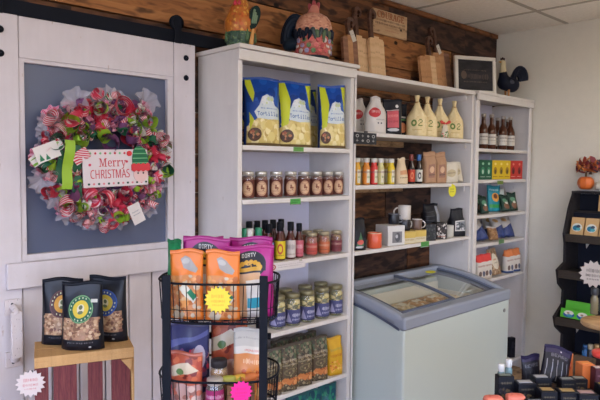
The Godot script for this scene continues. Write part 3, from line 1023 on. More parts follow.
func shelf_tag(label: String, pos: Vector3, w: float, h: float, c: Color, turn := 0.0):
	var im := pic(64, 32, c)
	scrawl(im, 0.12, 0.88, 0.35, 0.22, c * 0.55, int(pos.x * 1000))
	scrawl(im, 0.12, 0.7, 0.68, 0.2, c * 0.55, int(pos.x * 700))
	var t := thing("shelf_tag", label, "tag", pos, turn)
	obj("card", box(Vector3(w, h, 0.001)), tex(im, 0.6), t)
	obj("holder", rbox(Vector3(w * 1.04, 0.004, 0.004), 0.001, Vector3(0, -h / 2, 0.0)), pane(rgb(200, 210, 200), 0.5, 0.2), t)

func build_left_goods():
	var glass := pane(rgb(225, 232, 226), 0.10, 0.03)
	# tortilla chip bags on the top shelf
	var cm := [tex(chip_print(0), 0.34), tex(chip_print(1), 0.34)]
	var blue := mat(rgb(22, 66, 146), 0.35)
	var y := 1.64
	var lab := ["blue and yellow tortilla chip bag squeezed against the left end of the top shelf", "blue and yellow tortilla chip bag standing second on the top shelf", "tortilla chip bag with a broad yellow band in the middle of the shelf", "tortilla chip bag tucked behind the others on the top shelf", "tortilla chip bag with yellow corners at the freezer end of the shelf"]
	var spots := [[246.5, -2.335, 0, -2.0], [262.5, -2.20, 0, -18.0], [294.5, -2.19, 1, -20.0], [307, -2.335, 1, -2.0], [335, -2.14, 1, -30.0]]
	for i in spots.size():
		var s: Array = spots[i]
		var P := {"w": [0.13, 0.19, 0.195, 0.17, 0.15][i], "h": 0.318, "d": 0.085, "top": 0.98, "phase": i * 1.3, "wrinkle": 0.005, "prof": [[0.0, 0.45], [0.1, 0.8], [0.4, 1.0], [0.7, 0.8], [0.88, 0.4], [1.0, 0.04]]}
		stamp("chips%d" % i, func(p): fill_pouch(p, P, cm[s[2]], blue), "chip_bag", lab[i], "chip bag", at(s[0], 112, y + 0.001, s[1]) if i != 4 else Vector3(2.248, y + 0.001, -2.14), s[3], "chip bags on the top shelf", Vector3(-4, 0, 0))
	# eight brown jars
	var jl := pic(128, 96, rgb(92, 44, 36))
	pe(jl, 0.5, 0.5, 0.25, 0.42, rgb(196, 160, 128))
	pe(jl, 0.5, 0.5, 0.23, 0.385, rgb(150, 92, 70), 0.93)
	specks(jl, 0.40, 0.34, 0.60, 0.58, [rgb(150, 96, 70), rgb(120, 70, 52), rgb(206, 176, 140)], 9, 0.04, 4)
	scrawl(jl, 0.34, 0.66, 0.68, 0.06, rgb(110, 60, 48), 3)
	scrawl(jl, 0.38, 0.62, 0.28, 0.05, rgb(120, 70, 54), 5)
	var jlm := tex(jl, 0.55)
	var jf := pic(64, 64, rgb(96, 44, 32))
	specks(jf, 0, 0, 1, 1, [rgb(128, 66, 42), rgb(76, 34, 28), rgb(146, 84, 54)], 80, 0.05, 9)
	var jfm := tex(jf, 0.5)
	var silver := mat(rgb(196, 192, 184), 0.35, 0.6)
	var k := 0
	for px in [247.5, 261, 276, 290.5, 303.7, 316.3, 327.4, 337.3]:
		stamp("spread_jar", func(p): fill_jar(p, 0.0315, 0.125, jfm, silver, jlm, glass, 0.05, 0.80, 3.4), "spread_jar", "silver lidded brown preserve jar, %s from the barn door end of its row" % ORD[k], "jar", at(px, 185, 1.396, -2.155), -36.0 + 5 * sin(k * 2.1), "row of silver lidded preserve jars")
		k += 1
	# hot sauces and salsas
	y = 1.091
	var black := mat(rgb(20, 22, 30), 0.5)
	var sauce := mat(rgb(74, 26, 22), 0.22)
	var labels := []
	var lc := [[rgb(206, 186, 60), rgb(96, 150, 170)], [rgb(214, 190, 44), rgb(176, 74, 50)], [rgb(196, 188, 184), rgb(96, 84, 90)], [rgb(186, 92, 108), rgb(226, 200, 200)]]
	for i in 4:
		var im := pic(96, 72, lc[i][0])
		if i == 0: pr(im, 0, 0.0, 1, 0.28, lc[i][1])
		elif i == 1: pe(im, 0.5, 0.45, 0.2, 0.3, lc[i][1], 0.6)
		else: scrawl(im, 0.2, 0.8, 0.4, 0.35, lc[i][1], i)
		scrawl(im, 0.2, 0.8, 0.82, 0.1, rgb(90, 50, 40), i + 20)
		labels.append(tex(im, 0.5))
	var sl := ["dark sauce bottle with a yellow label topped by a blue band", "dark sauce bottle with a bright yellow label and red ring", "dark sauce bottle with a greyish white label", "slim dark sauce bottle with a pink label"]
	var sp := [[268.5, 0.0255, 0.180], [280, 0.026, 0.185], [290.5, 0.025, 0.182], [299, 0.022, 0.172]]
	for i in 4:
		stamp("sauce%d" % i, func(p): fill_bottle(p, sp[i][1], sp[i][2], sauce, black, labels[i], 0.42, 0.22, 0.08, 0.80, 0.52), "sauce_bottle", sl[i], "bottle", at(sp[i][0], 245, y, -2.150), -38, "hot sauce bottles on the third shelf")
	var gcap := mat(rgb(28, 128, 92), 0.4)
	var wcap := mat(rgb(206, 206, 204), 0.4)
	var dgl := mat(rgb(34, 40, 38), 0.15)
	for a in [[244.5, -2.16, gcap, "dark bottle with a green cap against the side of the shelf"], [249.8, -2.14, wcap, "dark bottle with a white cap behind the purple bags"], [258.5, -2.14, gcap, "dark bottle with a green cap beside the white capped one"]]:
		stamp("capped" + a[3], func(p): fill_bottle(p, 0.021, 0.168, dgl, a[2], null, 0.4, 0.30, 0.1, 0.5, 0.62), "sauce_bottle", a[3], "bottle", at(a[0], 240, y, a[1]), 0.0, "capped bottles on the third shelf")
	k = -1
	for px in [249, 257, 265, 273, 281]:
		k += 1
		stamp("backsauce", func(p): fill_bottle(p, 0.024, 0.188, sauce, black, null, 0.42, 0.22, 0.1, 0.5, 0.52), "sauce_bottle", "black capped sauce bottle, %s of the back row from the barn door end" % ORD[k], "bottle", at(px, 235, y, -2.245), 0.0, "back row of black capped sauces")
	var salsa := []
	for i in 3:
		var im := pic(64, 48, [rgb(140, 60, 40), rgb(150, 76, 44), rgb(96, 34, 36)][i])
		specks(im, 0, 0, 1, 1, [rgb(176, 92, 54), rgb(110, 44, 32), rgb(150, 110, 60)], 50, 0.06, 60 + i)
		salsa.append(tex(im, 0.45))
	var slab := []
	for i in 3:
		var im := pic(96, 48, [rgb(176, 70, 62), rgb(186, 98, 62), rgb(112, 46, 56)][i])
		scrawl(im, 0.15, 0.85, 0.35, 0.3, rgb(220, 196, 176), 70 + i)
		scrawl(im, 0.2, 0.8, 0.75, 0.15, rgb(60, 40, 36), 80 + i)
		slab.append(tex(im, 0.5))
	var brass := mat(rgb(168, 156, 128), 0.4, 0.5)
	var gold_l := ["salsa jar with a red label beside the sauces", "salsa jar with an orange label in the middle of the three", "salsa jar with a dark red label by the shelf end"]
	for i in 3:
		stamp("salsa%d" % i, func(p): fill_jar(p, 0.030, 0.118, salsa[i], brass, slab[i], glass, 0.12, 0.66, 3.6), "salsa_jar", gold_l[i], "jar", at([311.5, 324.0, 336.2][i], 243, y, -2.150), -40, "salsa jars on the third shelf")
	k = -1
	for px in [307, 318]:
		k += 1
		stamp("salsa_back", func(p): fill_jar(p, 0.030, 0.118, salsa[1], brass, null, glass), "salsa_jar", "salsa jar half hidden in the back row, %s beside the sauces" % ORD[k], "jar", at(px, 236, y, -2.235), -40, "back row of salsa jars")
	# pickle jars
	y = 0.756
	var pk := pic(96, 96, rgb(84, 84, 44))
	specks(pk, 0, 0, 1, 0.45, [rgb(178, 160, 84), rgb(196, 180, 120), rgb(120, 112, 56), rgb(150, 130, 70)], 60, 0.07, 12)
	specks(pk, 0, 0.45, 1, 1, [rgb(120, 116, 58), rgb(74, 78, 40), rgb(140, 130, 74)], 60, 0.06, 13)
	var pkm := tex(pk, 0.35)
	var pl := pic(128, 64, rgb(72, 74, 116))
	pp(pl, [[0.18, 1.0], [0.34, 0.2], [0.50, 1.0]], rgb(150, 148, 186))
	scrawl(pl, 0.5, 0.92, 0.4, 0.3, rgb(206, 206, 220), 9)
	scrawl(pl, 0.5, 0.9, 0.72, 0.16, rgb(190, 190, 210), 10)
	pr(pl, 0, 0.92, 1, 1, rgb(48, 50, 84))
	var plm := tex(pl, 0.5)
	var olive := mat(rgb(132, 126, 96), 0.4, 0.45)
	k = -1
	for a in [[277.5, -2.155], [292.5, -2.15], [307, -2.15], [321.8, -2.15], [335.2, -2.15]]:
		k += 1
		stamp("pickle", func(p): fill_jar(p, 0.0395, 0.160, pkm, olive, plm, glass, 0.10, 0.60, 3.2), "pickle_jar", "blue labelled pickle jar, %s of the front row from the barn door end" % ORD[k], "jar", at(a[0], 305, y, a[1]), -42, "front row of pickle jars")
	k = -1
	for a in [[273, -2.245], [285, -2.25], [305, -2.25], [320.5, -2.255]]:
		k += 1
		stamp("pickle_back", func(p): fill_jar(p, 0.0395, 0.160, pkm, olive, null, glass), "pickle_jar", "brass lidded pickle jar, %s of the back row from the barn door end" % ORD[k], "jar", at(a[0], 292, y, a[1]), -42, "back row of pickle jars")
	# snack bags
	y = 0.441
	var sb := pic(96, 192, rgb(86, 72, 58))
	specks(sb, 0, 0.0, 1, 0.25, [rgb(70, 84, 62), rgb(120, 112, 90), rgb(60, 54, 46)], 60, 0.07, 21)
	specks(sb, 0, 0.3, 1, 1, [rgb(128, 112, 82), rgb(64, 54, 44), rgb(150, 136, 104), rgb(90, 84, 60)], 130, 0.05, 22)
	scrawl(sb, 0.12, 0.88, 0.30, 0.07, rgb(206, 196, 170), 24)
	scrawl(sb, 0.12, 0.88, 0.40, 0.05, rgb(196, 186, 160), 25)
	pe(sb, 0.5, 0.56, 0.3, 0.08, rgb(110, 100, 72), 0.7)
	specks(sb, 0.1, 0.72, 0.9, 0.84, [rgb(190, 118, 66), rgb(206, 142, 90), rgb(160, 92, 54)], 26, 0.09, 23)
	var sbm := tex(sb, 0.45)
	var ydark := mat(rgb(70, 60, 50), 0.5)
	var SP := {"w": 0.105, "h": 0.215, "d": 0.062, "boxy": 5.0, "top": 0.97, "pinch": 0.4, "prof": [[0.0, 0.95], [0.1, 1.0], [0.75, 0.95], [0.92, 0.3], [1.0, 0.06]]}
	k = -1
	for px in [271.5, 287, 302.3, 318]:
		k += 1
		stamp("snack", func(p): fill_pouch(p, SP, sbm, ydark), "snack_bag", "brown patterned snack bag, %s away from the yellow bag in its row" % ORD[3 - k], "snack bag", at(px, 370, y, -2.14), -16, "front row of brown snack bags")
	k = -1
	for px in [279, 294, 308]:
		k += 1
		stamp("snack_back", func(p): fill_pouch(p, SP, sbm, ydark), "snack_bag", "brown snack bag in the back row, %s from the barn door end" % ORD[k], "snack bag", at(px, 352, y, -2.235), -10, "back row of brown snack bags")
	var yb := pic(96, 160, rgb(206, 158, 36))
	scrawl(yb, 0.15, 0.85, 0.28, 0.08, rgb(150, 150, 90), 31)
	scrawl(yb, 0.15, 0.85, 0.45, 0.1, rgb(176, 96, 30), 32)
	specks(yb, 0.1, 0.6, 0.9, 0.85, [rgb(222, 150, 60), rgb(226, 178, 90), rgb(190, 110, 40)], 30, 0.07, 33)
	var ybm := tex(yb, 0.45)
	var YP := {"w": 0.098, "h": 0.190, "d": 0.065, "boxy": 5.0, "top": 0.92, "pinch": 0.3, "prof": [[0.0, 0.95], [0.1, 1.0], [0.7, 0.95], [0.9, 0.35], [1.0, 0.06]]}
	stamp("snack_yellow", func(p): fill_pouch(p, YP, ybm, mat(rgb(196, 150, 40), 0.5)), "snack_bag", "yellow snack bag at the end of the fifth shelf", "snack bag", at(333.5, 360, y, -2.14), -16, "")
	# teal bags at the bottom
	var tb := pic(96, 128, rgb(28, 92, 96))
	specks(tb, 0, 0, 1, 0.5, [rgb(40, 124, 96), rgb(20, 66, 84), rgb(60, 140, 110)], 40, 0.09, 41)
	var tbm := tex(tb, 0.35)
	for i in 3:
		var P := {"w": 0.12, "h": 0.275, "d": 0.07, "phase": i * 2.0, "wrinkle": 0.005}
		stamp("teal%d" % i, func(p): fill_pouch(p, P, tbm, mat(rgb(24, 84, 90), 0.4)), "teal_bag", ["teal bag on the bottom shelf, beside the rack", "teal bag between two others on the bottom shelf", "teal bag nearest the freezer on the bottom shelf"][i], "bag", at([296, 312, 327][i], 397, 0.101, -2.16), -22.0 + 4 * i, "teal bags on the bottom shelf")
	shelf_tag("green price tag under the tortilla chip bags", oz(298.5, 149.5, FRONT + 0.004), 0.068, 0.022, rgb(96, 150, 74))
	shelf_tag("green price tag under the row of preserve jars", oz(295.5, 201.5, FRONT + 0.004), 0.068, 0.028, rgb(70, 150, 70))
	# paper strip on the sauce shelf
	var ss := pic(160, 48, rgb(206, 200, 200))
	pe(ss, 0.12, 0.5, 0.09, 0.36, rgb(160, 60, 52))
	pe(ss, 0.12, 0.5, 0.06, 0.24, rgb(206, 200, 200))
	pe(ss, 0.12, 0.5, 0.035, 0.14, rgb(160, 60, 52))
	scrawl(ss, 0.27, 0.95, 0.38, 0.12, rgb(150, 140, 150), 50)
	scrawl(ss, 0.27, 0.9, 0.62, 0.12, rgb(150, 140, 150), 51)
	var st := thing("shelf_sign", "white paper strip with a red ring on the sauce shelf edge", "sign", oz(287, 265.5, FRONT + 0.004), 0)
	obj("card", box(Vector3(0.245, 0.040, 0.001)), tex(ss, 0.7), st)
	obj("tape", box(Vector3(0.02, 0.012, 0.0005), Vector3(0.09, 0.018, 0.001)), pane(rgb(220, 216, 200), 0.4, 0.3), st)

# ---------- goods on the middle shelves ----------
func build_middle_goods():
	var y := 1.736
	# white flour bags, gathered at the top
	var fb := pic(96, 128, rgb(208, 202, 196))
	pe(fb, 0.42, 0.42, 0.26, 0.14, rgb(190, 62, 66))
	pr(fb, 0.2, 0.36, 0.62, 0.48, rgb(190, 62, 66))
	scrawl(fb, 0.28, 0.62, 0.40, 0.1, rgb(226, 200, 196), 3)
	scrawl(fb, 0.5, 0.85, 0.62, 0.05, rgb(110, 110, 112), 4)
	pr(fb, 0.55, 0.7, 0.62, 0.74, rgb(70, 70, 80))
	pr(fb, 0.68, 0.7, 0.75, 0.74, rgb(70, 70, 80))
	var fbm := tex(fb, 0.7)
	for i in 3:
		var P := {"w": [0.12, 0.128, 0.12][i], "h": 0.195, "d": 0.085, "top": 0.46, "sh": 0.55, "phase": i * 2.1, "wrinkle": 0.006, "pinch": 0.0, "prof": [[0.0, 0.9], [0.15, 1.0], [0.6, 0.98], [0.82, 0.6], [1.0, 0.35]]}
		stamp("flour%d" % i, func(p): fill_pouch(p, P, fbm, mat(rgb(200, 190, 186), 0.7)), "flour_bag", ["white gathered bag with a red print against the bookcase side", "white gathered bag with a red print above the black sign", "white gathered bag half hidden behind the black pouch"][i], "flour bag", at([358, 375, 382][i], 118, y, [-2.29, -2.155, -2.33][i]), [-36.0, -36.0, -20.0][i], "white bags on the upper middle shelf")
	# black pouches
	for i in 2:
		var im := pic(96, 128, rgb(20, 23, 34))
		if i == 0:
			pr(im, 0.2, 0.30, 0.80, 0.80, rgb(196, 84, 96))
			pr(im, 0.17, 0.27, 0.83, 0.30, rgb(190, 180, 180))
			scrawl(im, 0.25, 0.75, 0.45, 0.1, rgb(226, 150, 150), 6)
			scrawl(im, 0.25, 0.75, 0.62, 0.08, rgb(150, 50, 66), 7)
			pe(im, 0.5, 0.86, 0.3, 0.05, rgb(196, 196, 200))
			pe(im, 0.72, 0.17, 0.08, 0.05, rgb(206, 206, 206))
		else:
			pe(im, 0.3, 0.2, 0.12, 0.06, rgb(206, 206, 206))
			pr(im, 0.1, 0.36, 0.9, 0.42, rgb(196, 190, 180))
			pr(im, 0.1, 0.45, 0.9, 0.50, rgb(90, 140, 80))
			pe(im, 0.6, 0.72, 0.34, 0.16, rgb(206, 128, 84))
		var m := tex(im, 0.4)
		var P := {"w": 0.125 if i == 0 else 0.10, "h": 0.195, "d": 0.06, "phase": i * 3.0}
		stamp("black_pouch%d" % i, func(p): fill_pouch(p, P, m, mat(rgb(20, 23, 32), 0.5)), "black_pouch", ["black pouch with a square pink label", "black pouch with an orange picture beside the cloth sacks"][i], "pouch", at([392, 399.5][i], 120, y, [-2.165, -2.265][i]), -30, "black pouches on the upper middle shelf")
	# tied cloth sacks printed with a green number
	var cb := pic(96, 128, rgb(226, 206, 158))
	specks(cb, 0, 0, 1, 1, [rgb(220, 198, 148), rgb(230, 212, 168)], 60, 0.05, 61)
	word(cb, "2", 0.66, 0.60, 0.20, rgb(110, 124, 66), 1.0)
	pe(cb, 0.36, 0.6, 0.13, 0.10, rgb(104, 130, 70), 0.45)
	pr(cb, 0.28, 0.80, 0.75, 0.82, rgb(190, 166, 112))
	var cbm := tex(cb, 0.85)
	for i in 4:
		var px: float = [416.8, 427, 439.5, 454][i]
		var sp := []
		var m := func(p):
			var P := {"w": 0.13, "h": 0.205, "d": 0.075, "top": 0.26, "sh": 0.48, "phase": i * 1.4, "wrinkle": 0.004, "pinch": 0.2, "prof": [[0.0, 0.9], [0.15, 1.0], [0.62, 0.95], [0.85, 0.55], [1.0, 0.36]]}
			obj("sack", pouch_mesh(P), cbm, p)
			obj("neck", lathe([[0.016, 0.192], [0.011, 0.208], [0.012, 0.225], [0.017, 0.247], [0.014, 0.250], [0.001, 0.243]], 10), mat(rgb(220, 198, 148), 0.85), p)
			obj("tie", lathe([[0.0135, 0.203], [0.0145, 0.207], [0.0135, 0.212]], 12), mat(rgb(168, 130, 84), 0.8), p)
		stamp("sack%d" % i, m, "cloth_sack", ["cream cloth sack tied at the neck, next to the black pouches", "cream cloth sack tied at the neck, leaning on its neighbour by the black pouches", "cream cloth sack behind the small bag with the red bow", "cream cloth sack closest to the shelf side panel"][i], "cloth sack", at(px, 120, y, [-2.17, -2.165, -2.175, -2.17][i]), [-52.0, -52.0, -44.0, -40.0][i], "tied cloth sacks on the upper middle shelf")
	var cs := thing("gift_bag", "small clear gift bag with a red bow in front of the cloth sacks", "gift bag", at(445, 128, y, -2.112), -30)
	var GP := {"w": 0.055, "h": 0.085, "d": 0.03, "top": 0.5}
	var gi := pic(48, 64, rgb(206, 196, 176))
	specks(gi, 0.1, 0.55, 0.9, 1, [rgb(70, 120, 70), rgb(120, 150, 90), rgb(190, 80, 70)], 20, 0.1, 8)
	obj("bag", pouch_mesh(GP), tex(gi, 0.25), cs)
	for s in [-1, 1]:
		obj("bow_loop", blob([[Vector3(s * 0.006, 0.088, 0.004), Vector3(s * 0.026, 0.098, 0.004), 0.006, 0.011]], 0.004, 0.004), mat(rgb(206, 66, 58), 0.5), cs)
	# chalk sign on the shelf edge
	var ci := pic(128, 64, rgb(40, 42, 48))
	for q in 8:
		var cx := 0.14 + 0.24 * (q % 4)
		var cy := 0.3 if q < 4 else 0.7
		if q % 3 == 0: pe(ci, cx, cy, 0.07, 0.14, rgb(170, 168, 166), 0.6)
		elif q % 3 == 1:
			pr(ci, cx - 0.01, cy - 0.14, cx + 0.012, cy + 0.14, rgb(170, 168, 166))
			pr(ci, cx - 0.05, cy - 0.02, cx + 0.055, cy + 0.03, rgb(170, 168, 166))
		else: pe(ci, cx, cy, 0.05, 0.1, rgb(160, 158, 156))
	pr(ci, 0, 0, 1, 0.03, rgb(110, 108, 108))
	var cst := thing("shelf_sign", "black chalk sign with small white drawings on the shelf edge", "sign", oz(365.3, 138.5, FRONT + 0.006), 0)
	obj("board", box(Vector3(0.185, 0.062, 0.003)), tex(ci, 0.7), cst)
	obj("hook", rbox(Vector3(0.02, 0.01, 0.012), 0.001, Vector3(0, 0.034, 0.003)), mat(rgb(60, 60, 60), 0.5), cst)
	# drink bottles
	y = 1.448
	var cols := [rgb(214, 160, 48), rgb(206, 190, 130), rgb(212, 130, 46), rgb(206, 60, 56), rgb(196, 190, 130), rgb(206, 176, 60), rgb(216, 186, 40)]
	var bl := ["amber drink bottle with a pale cap at the bookcase side", "pale drink bottle second along the middle shelf", "orange drink bottle with a white cap", "red drink bottle with a white cap", "pale yellow drink bottle with a grey cap", "golden drink bottle behind the bright yellow one", "bright yellow drink bottle beside the tan pouch"]
	var bx := [356.8, 361.5, 366.2, 374, 380.5, 386.5, 391]
	for i in 7:
		var im := pic(64, 64, cols[i])
		if i % 2 == 1 and i != 3: pr(im, 0.2, 0.1, 0.8, 1.0, rgb(210, 204, 176))
		pr(im, 0.5, 0.15, 0.85, 0.95, rgb(212, 206, 182))
		scrawl(im, 0.1, 0.9, 0.3, 0.16, rgb(130, 100, 100), 90 + i)
		scrawl(im, 0.55, 0.8, 0.6, 0.16, rgb(120, 140, 80), 95 + i)
		var lm := tex(im, 0.4)
		stamp("drink%d" % i, func(p): fill_bottle(p, 0.0205, 0.148, mat(cols[i], 0.2), mat(rgb(204, 202, 196), 0.4), lm, 0.28, 0.14, 0.05, 0.86, 0.72, 4.4), "drink_bottle", bl[i], "bottle", at(bx[i], 171, y, -2.15 if i != 5 and i != 1 else -2.21), -40, "small drink bottles on the middle shelf")
	var tp := pic(64, 96, rgb(214, 192, 158))
	pr(tp, 0.3, 0.45, 0.95, 0.62, rgb(206, 150, 110))
	scrawl(tp, 0.3, 0.9, 0.75, 0.05, rgb(90, 80, 70), 5)
	var TP := {"w": 0.085, "h": 0.145, "d": 0.085, "top": 0.55, "pinch": 0.0, "prof": [[0.0, 1.0], [0.2, 0.95], [0.8, 0.45], [0.95, 0.3], [1.0, 0.1]]}
	stamp("tan_pouch", func(p): fill_pouch(p, TP, tex(tp, 0.6), mat(rgb(210, 192, 166), 0.6)), "tan_pouch", "tan paper pouch narrowing to the top beside the yellow bottles", "pouch", at(401, 172, y, -2.15), -30)
	for i in 2:
		var im := pic(64, 64, [rgb(186, 66, 48), rgb(206, 204, 196)][i])
		pe(im, 0.5, 0.5, 0.16, 0.3, [rgb(214, 130, 90), rgb(60, 60, 64)][i], 0.5)
		var lm := tex(im, 0.5)
		var capm: Material = [mat(rgb(120, 50, 44), 0.4), mat(rgb(40, 90, 150), 0.4)][i]
		stamp("dark_bottle%d" % i, func(p): fill_bottle(p, 0.023, 0.178, mat(rgb(36, 26, 28), 0.15), capm, lm, 0.42, 0.2, 0.12, 0.7, 0.5), "syrup_bottle", ["dark bottle with a red label beside the tan pouch", "dark bottle with a white label and blue cap"][i], "bottle", at([411.3, 418.8][i], 168, y, -2.15), -38, "two dark bottles on the middle shelf")
	var kp := pic(64, 128, rgb(172, 134, 104))
	pr(kp, 0.28, 0.38, 0.80, 0.82, rgb(150, 112, 96))
	pe(kp, 0.54, 0.55, 0.2, 0.11, rgb(206, 170, 140))
	scrawl(kp, 0.3, 0.78, 0.72, 0.07, rgb(90, 70, 70), 15)
	pr(kp, 0, 0.10, 1, 0.13, rgb(150, 116, 90))
	var kpm := tex(kp, 0.7)
	var KP := {"w": 0.092, "h": 0.188, "d": 0.066, "boxy": 6.0, "top": 0.97, "pinch": 0.2, "prof": [[0.0, 0.95], [0.1, 1.0], [0.72, 0.95], [0.88, 0.4], [1.0, 0.12]]}
	for i in 2:
		stamp("kraft", func(p): fill_pouch(p, KP, kpm, mat(rgb(160, 122, 94), 0.7)), "kraft_bag", ["brown kraft coffee bag next to the blue capped bottle", "brown kraft coffee bag next to the white packets"][i], "coffee bag", at([428.6, 439][i], 168, y, -2.15), -20, "pair of brown kraft bags")
	var wpi := pic(64, 64, rgb(206, 198, 180))
	pe(wpi, 0.5, 0.5, 0.3, 0.2, rgb(186, 172, 140))
	scrawl(wpi, 0.25, 0.75, 0.5, 0.08, rgb(120, 110, 90), 4)
	var wpm := tex(wpi, 0.5)
	var WP := {"w": 0.105, "h": 0.125, "d": 0.055, "prof": [[0.0, 0.7], [0.2, 1.0], [0.6, 0.9], [0.9, 0.3], [1.0, 0.05]]}
	for a in [[450.3, -2.125, -35, 0, "white packet standing beside the kraft bags"], [456.5, -2.155, -28, -18, "white packet leaning back in the middle of three"], [443.5, -2.27, -20, -6, "white packet at the side panel end of the shelf"]]:
		stamp("packet", func(p): fill_pouch(p, WP, wpm, mat(rgb(200, 192, 176), 0.5)), "white_packet", a[4], "packet", at(a[0], 173, y + 0.001, a[1]), a[2], "small white packets on the middle shelf", Vector3(a[3], 0, 0))
	var yt := thing("price_sign", "round yellow price disc hanging under the middle shelf", "price sign", oz(452.3, 190.5, FRONT + 0.006), -20)
	var yi := pic(48, 64, rgb(214, 208, 56))
	scrawl(yi, 0.25, 0.75, 0.4, 0.12, rgb(150, 146, 60), 2)
	scrawl(yi, 0.25, 0.75, 0.6, 0.12, rgb(150, 146, 60), 3)
	var yo := obj("disc", disc(0.030, 0.0012), tex(yi, 0.6), yt)
	yo.scale = Vector3(1, 1.35, 1)
	obj("string", tube([Vector3(0, 0.04, 0), Vector3(0, 0.052, -0.002)], 0.0012, 5), mat(rgb(190, 180, 120), 0.7), yt)
	# mugs, boxes and coffee on the lower shelf
	y = 1.091
	var blk := rgb(22, 24, 33)
	var b1 := pic(64, 96, blk)
	pp(b1, [[0.3, 0.85], [0.55, 0.4], [0.8, 0.85]], rgb(70, 110, 80))
	pe(b1, 0.55, 0.74, 0.2, 0.08, rgb(196, 90, 84))
	pe(b1, 0.5, 0.9, 0.25, 0.04, rgb(190, 190, 190))
	var BP := {"w": 0.10, "h": 0.165, "d": 0.07, "boxy": 5.0, "top": 0.9, "pinch": 0.2, "prof": [[0.0, 0.95], [0.1, 1.0], [0.7, 0.92], [0.9, 0.35], [1.0, 0.1]]}
	stamp("coffee_a", func(p): fill_pouch(p, BP, tex(b1, 0.5), mat(blk, 0.5)), "coffee_bag", "black coffee bag with a small tree print beside the orange mug", "coffee bag", at(357, 235, y, -2.15), -20)
	mug("orange enamel mug standing in front of the white gift box", at(374.5, 240, y, -2.135), 0.041, 0.085, rgb(214, 92, 58), rgb(206, 176, 150), 46.0)
	var wb := thing("mug_box", "white box with a grey picture behind the orange mug", "box", at(390, 236, y, -2.175), -14)
	var wbi := pic(64, 64, rgb(206, 204, 202))
	pr(wbi, 0.25, 0.3, 0.85, 0.9, rgb(120, 120, 124))
	pe(wbi, 0.58, 0.6, 0.16, 0.24, rgb(80, 82, 88))
	pe(wbi, 0.52, 0.55, 0.08, 0.1, rgb(180, 180, 184))
	fill_carton(wb, 0.125, 0.115, 0.12, mat(rgb(204, 200, 200), 0.6), tex(wbi, 0.6))
	mug("black mug standing on the white box", at(393.5, 226, y + 0.1155, -2.19), 0.033, 0.062, rgb(28, 30, 40), rgb(110, 112, 120), -43.0)
	for i in 2:
		var im := pic(64, 48, rgb(206, 178, 96))
		pr(im, 0, 0.55, 1, 1, rgb(206, 196, 168))
		scrawl(im, 0.1, 0.9, 0.7, 0.2, rgb(170, 150, 110), 60 + i)
		pr(im, 0, 0.0, 1, 0.08, rgb(180, 150, 80))
		stamp("gold_box%d" % i, func(p): fill_carton(p, 0.088, 0.075, 0.08, mat(rgb(196, 172, 106), 0.6), tex(im, 0.6)), "small_box", ["gold and white small box under the white mug", "gold and white small box beside the patterned tins"][i], "box", at([405.5, 416.5][i], 236, y, -2.145), -14, "gold and white boxes")
	var mb := y + 0.0755
	mug("black mug with a white handle holding up the white mug", at(404.5, 223, mb, -2.165), 0.036, 0.068, rgb(36, 35, 42), rgb(196, 192, 186), -10.0)
	mug("printed brown mug on the gold box with its handle out", at(417, 222, mb, -2.140), 0.030, 0.064, rgb(110, 88, 78), rgb(206, 200, 194), -43.0)
	mug("white mug on top of the mug stack", at(404.5, 210, mb + 0.0700, -2.16), 0.038, 0.080, rgb(204, 198, 192), rgb(206, 200, 194), 137.0)
	var c2 := pic(64, 128, blk)
	for q in 5: pr(c2, 0.05, 0.2 + q * 0.13, 0.62, 0.215 + q * 0.13, rgb(96, 98, 108))
	pr(c2, 0.72, 0.05, 0.92, 0.8, rgb(140, 142, 150))
	var CP := {"w": 0.13, "h": 0.21, "d": 0.085, "boxy": 6.0, "top": 0.85, "pinch": 0.1, "prof": [[0.0, 0.95], [0.1, 1.0], [0.7, 0.92], [0.9, 0.3], [1.0, 0.08]]}
	stamp("coffee_b", func(p): fill_pouch(p, CP, tex(c2, 0.45), mat(blk, 0.5)), "coffee_bag", "tall black coffee bag with grey stripes behind the patterned tins", "coffee bag", at(430, 220, y, -2.235), -24)
	for i in 2:
		var im := pic(64, 64, rgb(44, 46, 50) if i == 0 else rgb(52, 46, 46))
		if i == 0: specks(im, 0, 0, 1, 1, [rgb(60, 66, 62), rgb(34, 36, 40), rgb(76, 76, 78)], 50, 0.06, 5)
		else:
			specks(im, 0.05, 0.05, 0.95, 0.95, [rgb(206, 200, 194), rgb(70, 60, 58), rgb(190, 184, 180), rgb(40, 38, 40)], 46, 0.09, 6)
			pr(im, 0.08, 0.72, 0.92, 0.78, rgb(206, 200, 196))
			pr(im, 0.08, 0.84, 0.92, 0.88, rgb(150, 80, 70))
		stamp("tin%d" % i, func(p): fill_carton(p, 0.072, 0.105, 0.07, mat(rgb(42, 42, 46), 0.45), tex(im, 0.45)), "coffee_tin", ["dark box with a faint grey pattern", "black box with a bold white pattern"][i], "box", at([428.5, 439.5][i], 230, y, -2.14), -32, "patterned boxes on the lower middle shelf")
	mug("small cream mug between the patterned box and the black bag", at(449, 230, y, -2.14), 0.030, 0.078, rgb(196, 192, 182), rgb(200, 196, 188), 137.0)
	var c3 := pic(96, 128, blk)
	pr(c3, 0.28, 0.40, 0.98, 0.80, rgb(206, 206, 206))
	pr(c3, 0.33, 0.44, 0.93, 0.76, rgb(130, 134, 140))
	specks(c3, 0.35, 0.46, 0.9, 0.74, [rgb(196, 196, 200), rgb(70, 76, 84), rgb(100, 106, 112)], 24, 0.07, 3)
	var DP := {"w": 0.125, "h": 0.175, "d": 0.08, "boxy": 5.0, "top": 0.72, "pinch": 0.0, "prof": [[0.0, 0.95], [0.1, 1.0], [0.6, 0.95], [0.72, 0.45], [1.0, 0.2]]}
